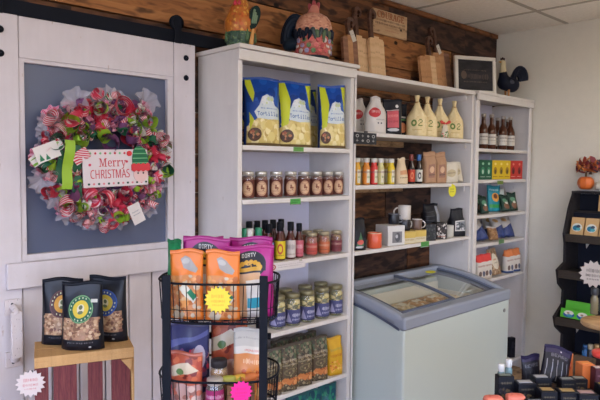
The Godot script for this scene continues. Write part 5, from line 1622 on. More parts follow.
# ---------- crate and granola pouches ----------
func build_crate():
	var turn := -19.6
	var top := 0.90
	var w := 0.325
	var d := 0.20
	var h := 0.46
	var fl := Vector3(0.697, 0, -2.022)
	var xa := Vector3(cos(deg_to_rad(turn)), 0, -sin(deg_to_rad(turn)))
	var za := Vector3(sin(deg_to_rad(turn)), 0, cos(deg_to_rad(turn)))
	var base := fl + xa * (w / 2) - za * (d / 2)
	var pine := wood(111, rgb(160, 118, 74), rgb(200, 158, 106), rgb(214, 176, 126), -0.3, 0.6, 0.2)
	var red := wood(112, rgb(86, 40, 46), rgb(112, 56, 60), rgb(130, 76, 68), -0.4, 0.5, 2.0)
	for k in 2:
		var t := thing("wooden_crate", ["wooden crate on end with red slats carrying the granola pouches", "wooden crate underneath the crate with the granola pouches"][k], "crate", base + Vector3(0, top - h * (k + 1) + (0.0 if k == 0 else 0.02), 0), turn)
		var hh := h - 0.001 if k == 0 else top - h - 0.001
		if k == 1: t.position.y = 0.0
		for q in 2: obj("end_board", rbox(Vector3(w, 0.016, d * 0.49), 0.002, Vector3(0, hh - 0.008, d * (q - 0.5) * 0.5)), pine, t)
		obj("end_board", rbox(Vector3(w, 0.016, d), 0.002, Vector3(0, 0.008, 0)), pine, t)
		obj("edge_rail", rbox(Vector3(w, 0.022, 0.012), 0.002, Vector3(0, hh - 0.026, d / 2 - 0.006)), pine, t)
		for s in [-1, 1]: obj("side_board", rbox(Vector3(0.012, hh - 0.034, d - 0.026), 0.002, Vector3(s * (w / 2 - 0.006), hh / 2, -0.012)), pine, t)
		for q in [[0.0, 0.043], [0.058, 0.133], [0.169, 0.218], [0.247, 0.312]]:
			obj("slat", rbox(Vector3(q[1] - q[0], hh - 0.040, 0.010), 0.002, Vector3((q[0] + q[1]) / 2 - w / 2, (hh - 0.040) / 2 + 0.002, d / 2 - 0.006)), red, t)
		obj("edge_post", rbox(Vector3(0.010, hh - 0.040, 0.012), 0.002, Vector3(w / 2 - 0.005, (hh - 0.040) / 2 + 0.002, d / 2 - 0.005)), pine, t)
		obj("corner_block", prism(PackedVector2Array([Vector2(0, 0), Vector2(-0.036, 0), Vector2(0, -0.045)]), 0.012), pine, t, Vector3(w / 2 - 0.010, hh - 0.037, d / 2 + 0.005))
	# pouches
	for i in 3:
		var im := pic(128, 192, rgb(20, 23, 34))
		var a: Array = [[rgb(34, 92, 66), rgb(206, 180, 52)], [rgb(74, 48, 52), rgb(206, 150, 60)], [rgb(36, 64, 130), rgb(196, 176, 70)]][i]
		pr(im, 0.08, 0.50, 0.92, 0.84, rgb(158, 124, 96))
		specks(im, 0.08, 0.52, 0.92, 0.83, [rgb(186, 154, 120), rgb(126, 92, 72), rgb(198, 170, 140), rgb(110, 74, 64), rgb(170, 130, 104)], 170, 0.035, 200 + i)
		pr(im, 0.0, 0.84, 1, 1, rgb(18, 21, 32))
		scrawl(im, 0.2, 0.8, 0.885, 0.03, rgb(120, 120, 126), 40 + i)
		pe(im, 0.72, 0.95, 0.03, 0.015, rgb(180, 180, 180))
		var lab := pic(96, 96, a[0])
		pe(lab, 0.5, 0.5, 0.48, 0.48, rgb(120, 160, 110) if i == 0 else a[0] * 1.3, 0.94)
		pe(lab, 0.5, 0.5, 0.31, 0.31, a[1])
		pe(lab, 0.5, 0.5, 0.14, 0.17, rgb(206, 200, 170))
		pe(lab, 0.5, 0.44, 0.07, 0.08, rgb(90, 100, 70))
		pe(lab, 0.5, 0.62, 0.10, 0.06, rgb(100, 110, 80))
		for q in 18:
			var an := TAU * q / 18.0
			if q % 9 < 7: pe(lab, 0.5 + cos(an) * 0.395, 0.5 + sin(an) * 0.395, 0.025, 0.035, rgb(190, 196, 160))
		var P := {"w": 0.152, "h": 0.228, "d": 0.072, "top": 0.92, "phase": i * 1.9, "wrinkle": 0.003}
		var L := [[-0.095 + 0.09, 0.045, -14.0], [-0.095 + 0.03, -0.05, -4.0], [0.088, -0.03, -22.0]]
		var m := tex(im, 0.35)
		var lm := tex(lab, 0.5)
		var mk := func(p):
			fill_pouch(p, P, m, mat(rgb(20, 23, 32), 0.4))
			obj("label", pouch_label(P, -0.62, 0.62, 0.42, 0.84, true), lm, p)
			if i == 0: obj("corner_sticker", pouch_label(P, 0.5, 0.8, 0.72, 0.77, false, 0.003), mat(rgb(196, 196, 190), 0.5), p)
		stamp("granola%d" % i, mk, "granola_pouch", ["black granola pouch with a green ringed label in front on the crate", "black granola pouch with a brown and gold label behind the front pouch", "black granola pouch with a blue label at the crate's back corner"][i], "granola pouch", base + Vector3(0, top, 0) + xa * L[i][0] + za * L[i][1], turn + L[i][2] - 8, "granola pouches on the crate")
	var sp := fl - xa * 0.012 + za * 0.008
	starburst("price_sign", "white starburst price sign on the crate's left edge", Vector3(sp.x, oz(32, 383, -2.02).y, sp.z), 0.047, rgb(210, 198, 196), rgb(196, 120, 120), -25, 71)

# ---------- wire rack ----------
func build_rack():
	var c := Vector3(1.017, 0, -1.425)
	var turn := -43.4
	var xa := R
	var t := thing("wire_rack", "black wire display rack with rounded baskets between flat uprights", "display rack", c, turn)
	var blackm := mat(rgb(18, 22, 32), 0.5)
	var a := 0.180
	var b := 0.125
	var sq := func(q: float) -> Vector2: return Vector2(signf(sin(q)) * pow(absf(sin(q)), 0.62), signf(cos(q)) * pow(absf(cos(q)), 0.75))
	var zc := -0.06
	for s in [-1, 1]:
		obj("upright", rbox(Vector3(0.024, 1.225, 0.008), 0.002, Vector3(s * 0.139, 0.6225, zc + b * 0.90 + 0.004)), blackm, t)
	var levels := [[1.095, 1.21], [0.81, 0.925], [0.50, 0.615]]
	for L in levels:
		var rim := []
		var low := []
		for i in 41:
			var q := TAU * i / 40.0
			var e: Vector2 = sq.call(q)
			rim.append(Vector3(e.x * a, L[1], zc + e.y * b))
			low.append(Vector3(e.x * a * 0.96, L[0], zc + e.y * b * 0.96))
		var bk := obj("basket_rim", tube(rim, 0.0035, 6), blackm, t)
		var s := new_st(true)
		add_tube(s, low, 0.003, 5)
		for i in 44:
			var q := TAU * i / 44.0
			var e: Vector2 = sq.call(q)
			add_tube(s, [Vector3(e.x * a, L[1], zc + e.y * b), Vector3(e.x * a * 0.96, L[0], zc + e.y * b * 0.96)], 0.0013, 4)
		for yy in [0.33, 0.1]:
			var ring := []
			for i in 33:
				var q := TAU * i / 32.0
				var k := lerpf(0.96, 1.0, yy)
				var e: Vector2 = sq.call(q)
				ring.append(Vector3(e.x * a * k, lerpf(L[0], L[1], yy), zc + e.y * b * k))
			add_tube(s, ring, 0.0013, 4)
		for i in range(-8, 9):
			var x := i * 0.0185
			var zz: float = b * 0.955 * pow(maxf(0.0, 1.0 - pow(absf(x) / (a * 0.96), 3.2)), 0.375)
			add_tube(s, [Vector3(x, L[0], zc - zz), Vector3(x, L[0], zc + zz)], 0.0014, 4)
		for i in range(-5, 6):
			var z := i * 0.021
			var xx: float = a * 0.955 * pow(maxf(0.0, 1.0 - pow(absf(z) / (b * 0.96), 2.67)), 0.31)
			add_tube(s, [Vector3(-xx, L[0], zc + z), Vector3(xx, L[0], zc + z)], 0.0014, 4)
		obj("basket_wire", done(s), blackm, bk)
	obj("back_post", rbox(Vector3(0.30, 0.02, 0.012), 0.002, Vector3(0, 0.99, zc - b - 0.002)), blackm, t)
	for s in [-1, 1]: obj("foot", rbox(Vector3(0.03, 0.012, 0.36), 0.003, Vector3(s * 0.147, 0.006, -0.05)), blackm, t)
	for s in [-1, 1]: obj("back_leg", rbox(Vector3(0.02, 1.2, 0.008), 0.002, Vector3(s * 0.11, 0.611, zc - b * 0.93 - 0.008)), blackm, t)
	var fx := Vector3(cos(deg_to_rad(turn)), 0, -sin(deg_to_rad(turn)))
	var fz := Vector3(sin(deg_to_rad(turn)), 0, cos(deg_to_rad(turn)))
	var put := func(x: float, y: float, z: float) -> Vector3: return c + fx * x + fz * (z + zc) + Vector3(0, y, 0)
	var y1 := 1.098
	# green pouch
	var gi := pic(64, 128, rgb(26, 128, 78))
	specks(gi, 0, 0, 1, 1, [rgb(30, 140, 86), rgb(22, 112, 70)], 20, 0.1, 4)
	pe(gi, 0.5, 0.6, 0.3, 0.14, rgb(150, 190, 150))
	stamp("green_bag", func(p): fill_pouch(p, {"w": 0.078, "h": 0.215, "d": 0.030, "wrinkle": 0.005}, tex(gi, 0.3), mat(rgb(28, 120, 74), 0.35)), "snack_bag", "shiny green bag at the side of the rack's top basket", "snack bag", put.call(-0.142, y1, -0.008), turn - 46)
	# two orange jerky bags
	var oi := pic(128, 224, rgb(214, 118, 44))
	pp(oi, [[0.32, 0.10], [0.45, 0.06], [0.62, 0.10], [0.86, 0.24], [0.80, 0.30], [0.60, 0.28], [0.42, 0.24]], rgb(150, 146, 144))
	pe(oi, 0.48, 0.14, 0.12, 0.04, rgb(172, 168, 164))
	pr(oi, 0.06, 0.34, 0.94, 0.96, rgb(196, 132, 84))
	specks(oi, 0.06, 0.36, 0.94, 0.94, [rgb(206, 170, 130), rgb(176, 104, 60), rgb(214, 150, 90), rgb(190, 176, 156)], 60, 0.08, 70)
	pp(oi, [[0.30, 0.54], [0.44, 0.46], [0.86, 0.66], [0.72, 0.76]], rgb(206, 206, 196))
	pp(oi, [[0.55, 0.60], [0.66, 0.54], [0.84, 0.64], [0.72, 0.72]], rgb(40, 120, 90))
	var om := tex(oi, 0.32)
	for i in 2:
		var P := {"w": 0.104, "h": 0.196, "d": 0.032, "phase": 1.0 + i * 2.0, "wrinkle": 0.008}
		stamp("orange%d" % i, func(p): fill_pouch(p, P, om, mat(rgb(206, 112, 44), 0.35)), "jerky_bag", ["orange bag with a grey bird behind the left upright of the rack", "orange bag with a grey bird above the yellow price sign"][i], "snack bag", put.call([-0.089, 0.018][i], y1, [0.072, 0.084][i]), turn + [-8.0, -4.0][i], "orange bags in the rack's top basket")
	# magenta bags with a dark arch
	var mi := pic(160, 224, rgb(160, 34, 120))
	pe(mi, 0.48, 0.24, 0.36, 0.20, rgb(32, 32, 44))
	pr(mi, 0.12, 0.24, 0.84, 0.34, rgb(32, 32, 44))
	for q in 8:
		var an := PI + PI * (q + 0.5) / 8.0
		pe(mi, 0.48 + cos(an) * 0.24, 0.30 + sin(an) * 0.10, 0.05, 0.035, rgb(196, 150, 50))
	pr(mi, 0.22, 0.28, 0.74, 0.34, rgb(196, 150, 50))
	word(mi, "DIRTY", 0.48, 0.10, 0.055, rgb(206, 204, 200), 0.9)
	word(mi, "S", 0.48, 0.24, 0.10, rgb(206, 160, 60), 1.2)
	pp(mi, [[0.25, 0.36], [0.72, 0.36], [0.78, 1.0], [0.30, 1.0]], rgb(198, 160, 126))
	pp(mi, [[0.42, 0.46], [0.75, 0.46], [0.80, 1.0], [0.46, 1.0]], rgb(206, 206, 208))
	pr(mi, 0.46, 0.72, 0.80, 0.86, rgb(36, 140, 170))
	var mm := tex(mi, 0.3)
	for i in 4:
		var P := {"w": [0.15, 0.15, 0.13, 0.14][i], "h": [0.205, 0.226, 0.218, 0.222][i], "d": 0.032, "phase": i * 2.2, "wrinkle": 0.008}
		stamp("magenta%d" % i, func(p): fill_pouch(p, P, mm, mat(rgb(150, 32, 112), 0.35)), "jerky_bag", ["magenta bag with a black arch right of the yellow price sign", "magenta bag standing behind the orange bags", "magenta bag at the back of the rack next to the green bag", "magenta bag at the rack's back corner by the sauces"][i], "snack bag", put.call([0.092, -0.040, -0.060, 0.090][i], y1, [0.036, 0.014, -0.050, -0.032][i]), turn + [6.0, -4.0, 4.0, -6.0][i], "magenta bags in the rack's top basket")
	starburst("price_sign", "yellow starburst price sign clipped to the rack's top basket", put.call(0.012, 1.17, b + 0.014), 0.040, rgb(226, 204, 72), rgb(214, 150, 60), turn, 31, 18)
	starburst("price_sign", "hot pink starburst price sign clipped to the rack's lower basket", put.call(0.078, 0.905, b + 0.012), 0.033, rgb(230, 40, 140), rgb(190, 30, 110), turn + 12, 33, 14)
	# lower basket
	var y2 := 0.813
	var bi := pic(96, 128, rgb(54, 56, 96))
	pp(bi, [[0, 0.20], [0.6, 0.14], [1, 0.05], [1, 0.12], [0, 0.30]], rgb(84, 88, 140))
	specks(bi, 0.0, 0.28, 1.0, 1.0, [rgb(150, 66, 92), rgb(112, 78, 124), rgb(176, 120, 136), rgb(206, 60, 90), rgb(72, 64, 104)], 70, 0.07, 8)
	pe(bi, 0.75, 0.40, 0.16, 0.16, rgb(190, 180, 196))
	var bm := tex(bi, 0.25)
	var si := pic(96, 160, rgb(186, 182, 176))
	scrawl(si, 0.05, 0.95, 0.10, 0.03, rgb(150, 148, 146), 77)
	pr(si, 0.0, 0.26, 1.0, 1.0, rgb(200, 132, 84))
	specks(si, 0.05, 0.5, 0.95, 0.98, [rgb(196, 104, 54), rgb(214, 160, 96), rgb(176, 92, 60), rgb(206, 130, 70)], 60, 0.08, 9)
	pr(si, 0.0, 0.20, 1.0, 0.30, rgb(206, 200, 192))
	scrawl(si, 0.35, 0.8, 0.26, 0.04, rgb(190, 90, 80), 12)
	scrawl(si, 0.3, 0.9, 0.40, 0.07, rgb(226, 196, 164), 14)
	scrawl(si, 0.3, 0.85, 0.60, 0.06, rgb(226, 190, 150), 13)
	var sm := tex(si, 0.25)
	var ri := pic(96, 128, rgb(176, 84, 60))
	specks(ri, 0, 0, 1, 0.4, [rgb(160, 66, 50), rgb(196, 104, 70), rgb(120, 50, 46)], 30, 0.09, 16)
	pp(ri, [[0, 0.22], [0.55, 0.12], [0.9, 0.26], [0.4, 0.34], [0, 0.40]], rgb(206, 190, 166))
	pe(ri, 0.3, 0.3, 0.12, 0.05, rgb(90, 120, 70))
	pr(ri, 0, 0.5, 1, 1, rgb(186, 150, 146))
	specks(ri, 0, 0.5, 1, 1, [rgb(206, 180, 170), rgb(150, 104, 96), rgb(196, 110, 90)], 30, 0.09, 6)
	var rm := tex(ri, 0.3)
	for q in [[-0.095, -0.005, 0.125, 0.245, 4.0, bm, rgb(56, 56, 90), "navy and pink pouch behind the left upright in the lower basket"], [0.020, -0.062, 0.12, 0.245, 0.0, rm, rgb(140, 60, 50), "red pouch at the back of the lower basket"], [0.092, 0.018, 0.102, 0.235, 8.0, sm, rgb(176, 174, 170), "silver topped pouch with orange contents in the lower basket"], [-0.092, 0.058, 0.10, 0.172, -6.0, rm, rgb(170, 90, 70), "red and white pouch at the front of the lower basket"]]:
		var P := {"w": q[2], "h": q[3], "d": 0.032, "phase": q[0] * 30.0, "wrinkle": 0.007}
		stamp("low%f" % q[0], func(p): fill_pouch(p, P, q[5], mat(q[6], 0.3)), "snack_pouch", q[7], "pouch", put.call(q[0], y2, q[1]), turn + q[4], "pouches in the rack's lower basket")
	var dk := mat(rgb(60, 40, 40), 0.3)
	var glass := pane(rgb(225, 232, 226), 0.10, 0.03)
	var pl := pic(64, 48, rgb(150, 40, 96))
	scrawl(pl, 0.1, 0.9, 0.3, 0.2, rgb(206, 180, 190), 3)
	pr(pl, 0, 0.8, 1, 1, rgb(60, 40, 50))
	stamp("rack_jar_a", func(p): fill_jar(p, 0.027, 0.150, mat(rgb(150, 108, 54), 0.4), mat(rgb(48, 44, 46), 0.4), null, glass), "preserve_jar", "amber jar with a dark lid in the lower basket", "jar", put.call(0.000, y2, 0.030), turn)
	stamp("rack_jar_b", func(p): fill_jar(p, 0.026, 0.112, dk, mat(rgb(196, 190, 186), 0.35, 0.4), tex(pl, 0.5), glass, 0.15, 0.85, 4.0), "preserve_jar", "dark jar with a pale lid and magenta label in the lower basket", "jar", put.call(-0.004, y2, 0.086), turn)
	var ym := [mat(rgb(150, 150, 62), 0.4), mat(rgb(206, 160, 60), 0.4), mat(rgb(196, 110, 60), 0.4)]
	for i in 3:
		var fr := thing("wrapped_sweet", ["green wrapped sweet lying before the silver topped pouch", "golden wrapped sweet lying before the silver topped pouch", "orange wrapped sweet lying beside the pink price sign"][i], "sweet", put.call([0.036, 0.066, 0.096][i], y2 + 0.0885, [0.072, 0.062, 0.052][i]), turn + 20.0 * i, "wrapped sweets in the lower basket")
		obj("wrapper", blob([[Vector3(-0.010, 0.014, 0), Vector3(0.010, 0.014, 0), 0.013, 0.014]], 0.005, 0.006), ym[i], fr)
		for s in [-1, 1]: obj("twist", lathe([[0.004, 0.0], [0.011, 0.014]], 8), ym[i], fr, Vector3(0.020 * s, 0.014, 0), Vector3(0, 0, -90 * s))
	var sup := thing("snack_box", "brown box lying under the sweets in the lower basket", "box", put.call(0.068, y2, 0.062), turn + 14)
	fill_carton(sup, 0.082, 0.088, 0.028, mat(rgb(120, 84, 60), 0.5), null)
	obj("flap_line", box(Vector3(0.082, 0.002, 0.001), Vector3(0, 0.06, 0.0142)), mat(rgb(80, 56, 42), 0.6), sup)

# ---------- Christmas wreath on the door pane ----------
# wavy funnel of netting
func ruffle_mesh(r: float, depth: float, waves: int, amp: float, ph: float) -> ArrayMesh:
	var s := new_st()
	var G := []
	for i in 6:
		var q := i / 5.0
		var row := PackedVector3Array()
		for j in 29:
			var a := TAU * j / 28.0
			var rr := r * (0.12 + 0.88 * q) * (1.0 + amp * q * sin(waves * a + ph))
			row.append(Vector3(cos(a) * rr, sin(a) * rr, depth * pow(q, 0.7) + amp * 0.6 * r * q * cos(waves * a * 1.0 + ph * 2.0)))
		G.append(row)
	grid(s, G)
	return done(s)
# loop of ribbon lying on its edge, opening towards z
func curl_mesh(r: float, wid: float, turns: float, ph: float) -> ArrayMesh:
	var s := new_st()
	var A := PackedVector3Array()
	var B := PackedVector3Array()
	for j in 23:
		var q := j / 22.0
		var a := ph + TAU * turns * q
		var rr := r * (1.0 - 0.35 * q)
		A.append(Vector3(cos(a) * rr, sin(a) * rr * 0.85, 0.0))
		B.append(Vector3(cos(a) * rr * 1.12, sin(a) * rr * 0.95, wid * (1.0 + 0.15 * sin(a * 2))))
	grid(s, [A, B])
	return done(s)
# ribbon tail from a to b with a wave and a notched end
func tail_mesh(a: Vector3, b: Vector3, wid: float, wave: float) -> ArrayMesh:
	var s := new_st()
	var A := PackedVector3Array()
	var B := PackedVector3Array()
	var d := (b - a)
	var side := d.cross(Vector3.BACK).normalized() * wid / 2
	for j in 13:
		var q := j / 12.0
		var p := a + d * q + Vector3(0, 0, wave * sin(q * 7.0))
		A.append(p - side)
		B.append(p + side)
	A.append(b - side + d.normalized() * 0.02)
	B.append(b + side + d.normalized() * 0.02)
	grid(s, [A, B], true)
	return done(s)
func build_wreath():
	var C := Vector3(1.098, 1.565, -2.383)
	var t := thing("christmas_wreath", "Christmas wreath of netting and ribbon loops on the frosted pane", "wreath", C)
	var W3 := func(px: float, py: float, z: float) -> Vector3: return oz(px, py, C.z + z) - C
	# ring that everything is tied to
	var ringpts := []
	for i in 33: ringpts.append(Vector3(sin(TAU * i / 32.0) * 0.205, cos(TAU * i / 32.0) * 0.205, 0.03))
	obj("ring", tube(ringpts, 0.028, 10), mat(rgb(96, 60, 92), 0.8), t)
	# ribbon prints
	var stripe := pic(64, 64, rgb(206, 194, 194))
	for y in 64:
		for x in 64:
			if ((x + y) / 8) % 2 == 0: stripe.set_pixel(x, y, rgb(190, 44, 66))
	var dots := pic(64, 64, rgb(196, 52, 76))
	specks(dots, 0, 0, 1, 1, [rgb(214, 196, 196), rgb(226, 150, 160)], 24, 0.07, 5)
	var holly := pic(64, 64, rgb(206, 200, 194))
	specks(holly, 0, 0, 1, 1, [rgb(40, 96, 64), rgb(190, 44, 60), rgb(110, 160, 60)], 30, 0.08, 6)
	var net := pic(64, 64, rgb(176, 66, 98))
	for k in 8:
		pr(net, 0, k / 8.0, 1, k / 8.0 + 0.05, rgb(206, 150, 170))
		pr(net, k / 8.0, 0, k / 8.0 + 0.05, 1, rgb(206, 150, 170))
	var M := {
		"white": pane(rgb(206, 200, 210), 0.36, 0.7), "stripe": tex(stripe, 0.5), "dots": tex(dots, 0.5), "holly": tex(holly, 0.5), "net": tex(net, 0.7),
		"lime": mat(rgb(140, 176, 46), 0.55), "green": mat(rgb(26, 84, 58), 0.5), "plum": mat(rgb(108, 62, 104), 0.6), "red": mat(rgb(184, 40, 66), 0.5)}
	var ruffles := [ruffle_mesh(0.040, 0.035, 7, 0.20, 0.3), ruffle_mesh(0.036, 0.040, 6, 0.26, 1.4), ruffle_mesh(0.044, 0.030, 9, 0.18, 2.2)]
	var curls := [curl_mesh(0.020, 0.032, 1.2, 0.0), curl_mesh(0.023, 0.028, 1.45, 1.0), curl_mesh(0.017, 0.036, 1.1, 2.4)]
	var g := RandomNumberGenerator.new()
	g.seed = 77
	# netting, pointing outwards at the rim and forwards inside
	for i in 38:
		var a := TAU * i / 38.0 + g.randf_range(-0.06, 0.06)
		var rr := g.randf_range(0.225, 0.262)
		var o := obj("netting_ruffle", ruffles[i % 3], M["white" if i % 5 < 3 else "net"], t, Vector3(sin(a) * rr, cos(a) * rr * 0.97, g.randf_range(0.02, 0.05)), Vector3(-cos(a) * 45 + g.randf_range(-20, 20), sin(a) * 45 + g.randf_range(-20, 20), g.randf_range(0, 360)))
		o.scale = Vector3.ONE * g.randf_range(0.8, 1.1)
	for i in 40:
		var a := TAU * i / 20.0 + 0.15 * (i / 20) + g.randf_range(-0.06, 0.06)
		var rr: float = [0.155, 0.205][i / 20] + g.randf_range(-0.01, 0.01)
		obj("netting_ruffle", ruffles[(i + 1) % 3], M[["plum", "net", "white", "plum", "red"][i % 5]], t, Vector3(sin(a) * rr, cos(a) * rr, g.randf_range(0.045, 0.06)), Vector3(g.randf_range(-30, 30), g.randf_range(-30, 30), g.randf_range(0, 360)))
	# loops of ribbon all round
	var order := ["dots", "stripe", "holly", "stripe", "red", "dots", "holly", "lime", "dots", "plum", "net", "holly", "red", "green", "stripe", "holly", "lime", "stripe", "net"]
	for i in 230:
		var ring := i % 4
		var a := TAU * i / 230.0 * 4.0 + 0.4 * ring + g.randf_range(-0.1, 0.1)
		var rr: float = [0.150, 0.188, 0.224, 0.258][ring] + g.randf_range(-0.014, 0.014)
		var k: String = order[(i * 7 + i / 5) % order.size()]
		var o := obj("ribbon_loop", curls[i % 3], M[k], t, Vector3(sin(a) * rr, cos(a) * rr * 0.97, 0.062 + g.randf_range(0, 0.028)), Vector3(g.randf_range(-60, 60), g.randf_range(-60, 60), g.randf_range(0, 360)))
		o.scale = Vector3.ONE * g.randf_range(0.7, 1.15)
	# notable loops the photograph shows
	for q in [[70, 126, "lime", 1.7], [82, 141, "lime", 1.5], [104, 108, "lime", 1.5], [148, 122, "lime", 1.4], [133, 128, "lime", 1.3], [103, 133, "lime", 1.3], [57, 140, "green", 1.6], [86, 131, "green", 1.5], [48, 121, "stripe", 1.4], [61, 128, "stripe", 1.4], [77, 113, "dots", 1.9], [121, 108, "dots", 1.7], [144, 116, "holly", 1.4], [160, 137, "stripe", 1.4], [166, 150, "holly", 1.4], [164, 171, "green", 1.4], [66, 200, "stripe", 1.7], [90, 194, "dots", 1.7], [108, 196, "dots", 1.7], [50, 192, "red", 1.4], [118, 215, "lime", 1.1], [80, 210, "lime", 1.1], [152, 190, "lime", 1.1], [124, 196, "red", 1.3], [75, 196, "plum", 1.5], [112, 141, "plum", 1.6], [132, 140, "plum", 1.6]]:
		var o := obj("ribbon_loop", curls[int(q[0]) % 3], M[q[2]], t, W3.call(q[0], q[1], 0.085), Vector3(g.randf_range(-35, 35), g.randf_range(-50, 10), g.randf_range(0, 360)))
		o.scale = Vector3.ONE * q[3]
	for q in [[79, 106, 1.4], [104, 100, 1.2], [142, 106, 1.4], [42, 178, 1.1], [55, 200, 1.1], [70, 218, 1.1], [100, 220, 1.1], [150, 210, 0.9], [50, 120, 0.9], [118, 220, 0.9]]:
		var o := obj("netting_ruffle", ruffles[int(q[0]) % 3], M.white, t, W3.call(q[0], q[1], 0.06), Vector3(g.randf_range(-30, 30), g.randf_range(-40, 10), g.randf_range(0, 360)))
		o.scale = Vector3.ONE * float(q[2])
	# long ribbon tails at the left
	obj("ribbon_tail", tail_mesh(W3.call(70, 140, 0.12), W3.call(67, 184, 0.115), 0.040, 0.008), M.lime, t)
	obj("ribbon_tail", tail_mesh(W3.call(76, 145, 0.112), W3.call(77, 192, 0.105), 0.038, 0.005), M.green, t)
	obj("ribbon_tail", tail_mesh(W3.call(63, 150, 0.108), W3.call(59, 178, 0.10), 0.03, 0.005), M.green, t)
	obj("ribbon_tail", tail_mesh(W3.call(62, 142, 0.118), W3.call(36, 160, 0.10), 0.042, 0.004), M.holly, t)
	obj("ribbon_tail", tail_mesh(W3.call(88, 151, 0.125), W3.call(78, 158, 0.12), 0.045, 0.004), M.stripe, t)
	# painted sign
	var p := W3.call(82.5, 169, 0.115) as Vector3
	var q2 := W3.call(147.5, 167, 0.115) as Vector3
	var sw: float = q2.x - p.x
	var sh := 0.150
	var si := pic(256, 144, rgb(206, 196, 198))
	for k in 26:
		var top := k % 2 == 0
		pe(si, 0.04 + 0.92 * (k / 25.0), 0.10 if top else 0.91, 0.017, 0.03, [rgb(196, 52, 72), rgb(40, 70, 60), rgb(110, 170, 120), rgb(206, 120, 130)][k % 4])
	pe(si, 0.10, 0.40, 0.02, 0.035, rgb(196, 52, 82))
	pe(si, 0.66, 0.33, 0.02, 0.035, rgb(196, 52, 72))
	var sg := obj("sign", rbox(Vector3(sw, sh, 0.008), 0.002), tex(si, 0.6), t, Vector3((p.x + q2.x) / 2, (p.y + q2.y) / 2, 0.115), Vector3(0, 0, 2))
	sg.set_meta("label", "white sign reading Merry CHRISTMAS with coloured dots and an elf hat")
	var redm := mat(rgb(186, 50, 62), 0.6)
	for l in [["Merry", "Droid Serif", 0.00108, Vector3(-0.018, 0.022, 0.0045), true], ["CHRISTMAS", "Droid Sans", 0.00112, Vector3(-0.028, -0.024, 0.0045), false]]:
		var tm := TextMesh.new()
		tm.text = l[0]
		var f := SystemFont.new()
		f.font_names = PackedStringArray([l[1]])
		f.font_italic = l[4]
		tm.font = f
		tm.font_size = 36
		tm.pixel_size = l[2]
		tm.depth = 0.001
		var lt := obj("lettering", tm, redm, sg, l[3])
		lt.scale = Vector3(0.80 if l[0] == "CHRISTMAS" else 1.0, 1.15, 1)
	var hx := sw / 2 - 0.036
	var hat := PackedVector2Array([Vector2(-0.036, -0.02), Vector2(-0.036, 0.02), Vector2(-0.030, 0.05), Vector2(-0.016, 0.066), Vector2(0.004, 0.068), Vector2(0.022, 0.055), Vector2(0.032, 0.03), Vector2(0.038, -0.02)])
	var hi := pic(32, 64, rgb(30, 100, 66))
	for k in 4: pr(hi, 0, 0.12 + 0.22 * k, 1, 0.18 + 0.22 * k, rgb(110, 170, 120))
	obj("elf_hat", prism(hat, 0.004), tex(hi, 0.6), sg, Vector3(hx, 0.020, 0.007))
	var zig := PackedVector2Array()
	for k in 9: zig.append(Vector2(-0.042 + 0.0105 * k, 0.012 + 0.006 * (k % 2)))
	for k in 9: zig.append(Vector2(0.042 - 0.0105 * k, -0.012 - 0.006 * (k % 2)))
	obj("hat_trim", prism(zig, 0.004), mat(rgb(196, 46, 56), 0.6), sg, Vector3(hx, 0.0, 0.010))
	var face := obj("elf_face", disc(0.032, 0.002), mat(rgb(214, 180, 176), 0.6), sg, Vector3(hx, -0.030, 0.0055))
	for s in [-1, 1]: obj("eye", disc(0.004, 0.001, 10), mat(rgb(60, 50, 50), 0.5), face, Vector3(0.012 * s, 0.006, 0.0014))
	var pom := obj("pompom", disc(0.011, 0.004, 14), mat(rgb(200, 50, 56), 0.7), sg, Vector3(hx - 0.048, 0.058, 0.006))
	# paper tags
	var tg := pic(32, 48, rgb(206, 198, 196))
	scrawl(tg, 0.2, 0.8, 0.4, 0.06, rgb(150, 150, 160), 3)
	scrawl(tg, 0.2, 0.8, 0.55, 0.06, rgb(150, 150, 160), 4)
	var pt := obj("paper_tag", box(Vector3(0.055, 0.085, 0.0008)), tex(tg, 0.7), t, W3.call(136.5, 213.5, 0.13), Vector3(0, 0, 24))
	pt.set_meta("label", "white paper price tag")
	var cd := pic(48, 32, rgb(210, 204, 200))
	pp(cd, [[0.1, 0.9], [0.2, 0.5], [0.3, 0.9]], rgb(40, 110, 76))
	pp(cd, [[0.35, 0.95], [0.45, 0.6], [0.55, 0.95]], rgb(40, 110, 76))
	obj("gift_card", box(Vector3(0.092, 0.062, 0.0008)), tex(cd, 0.7), t, W3.call(47, 152, 0.12), Vector3(0, 0, 22))

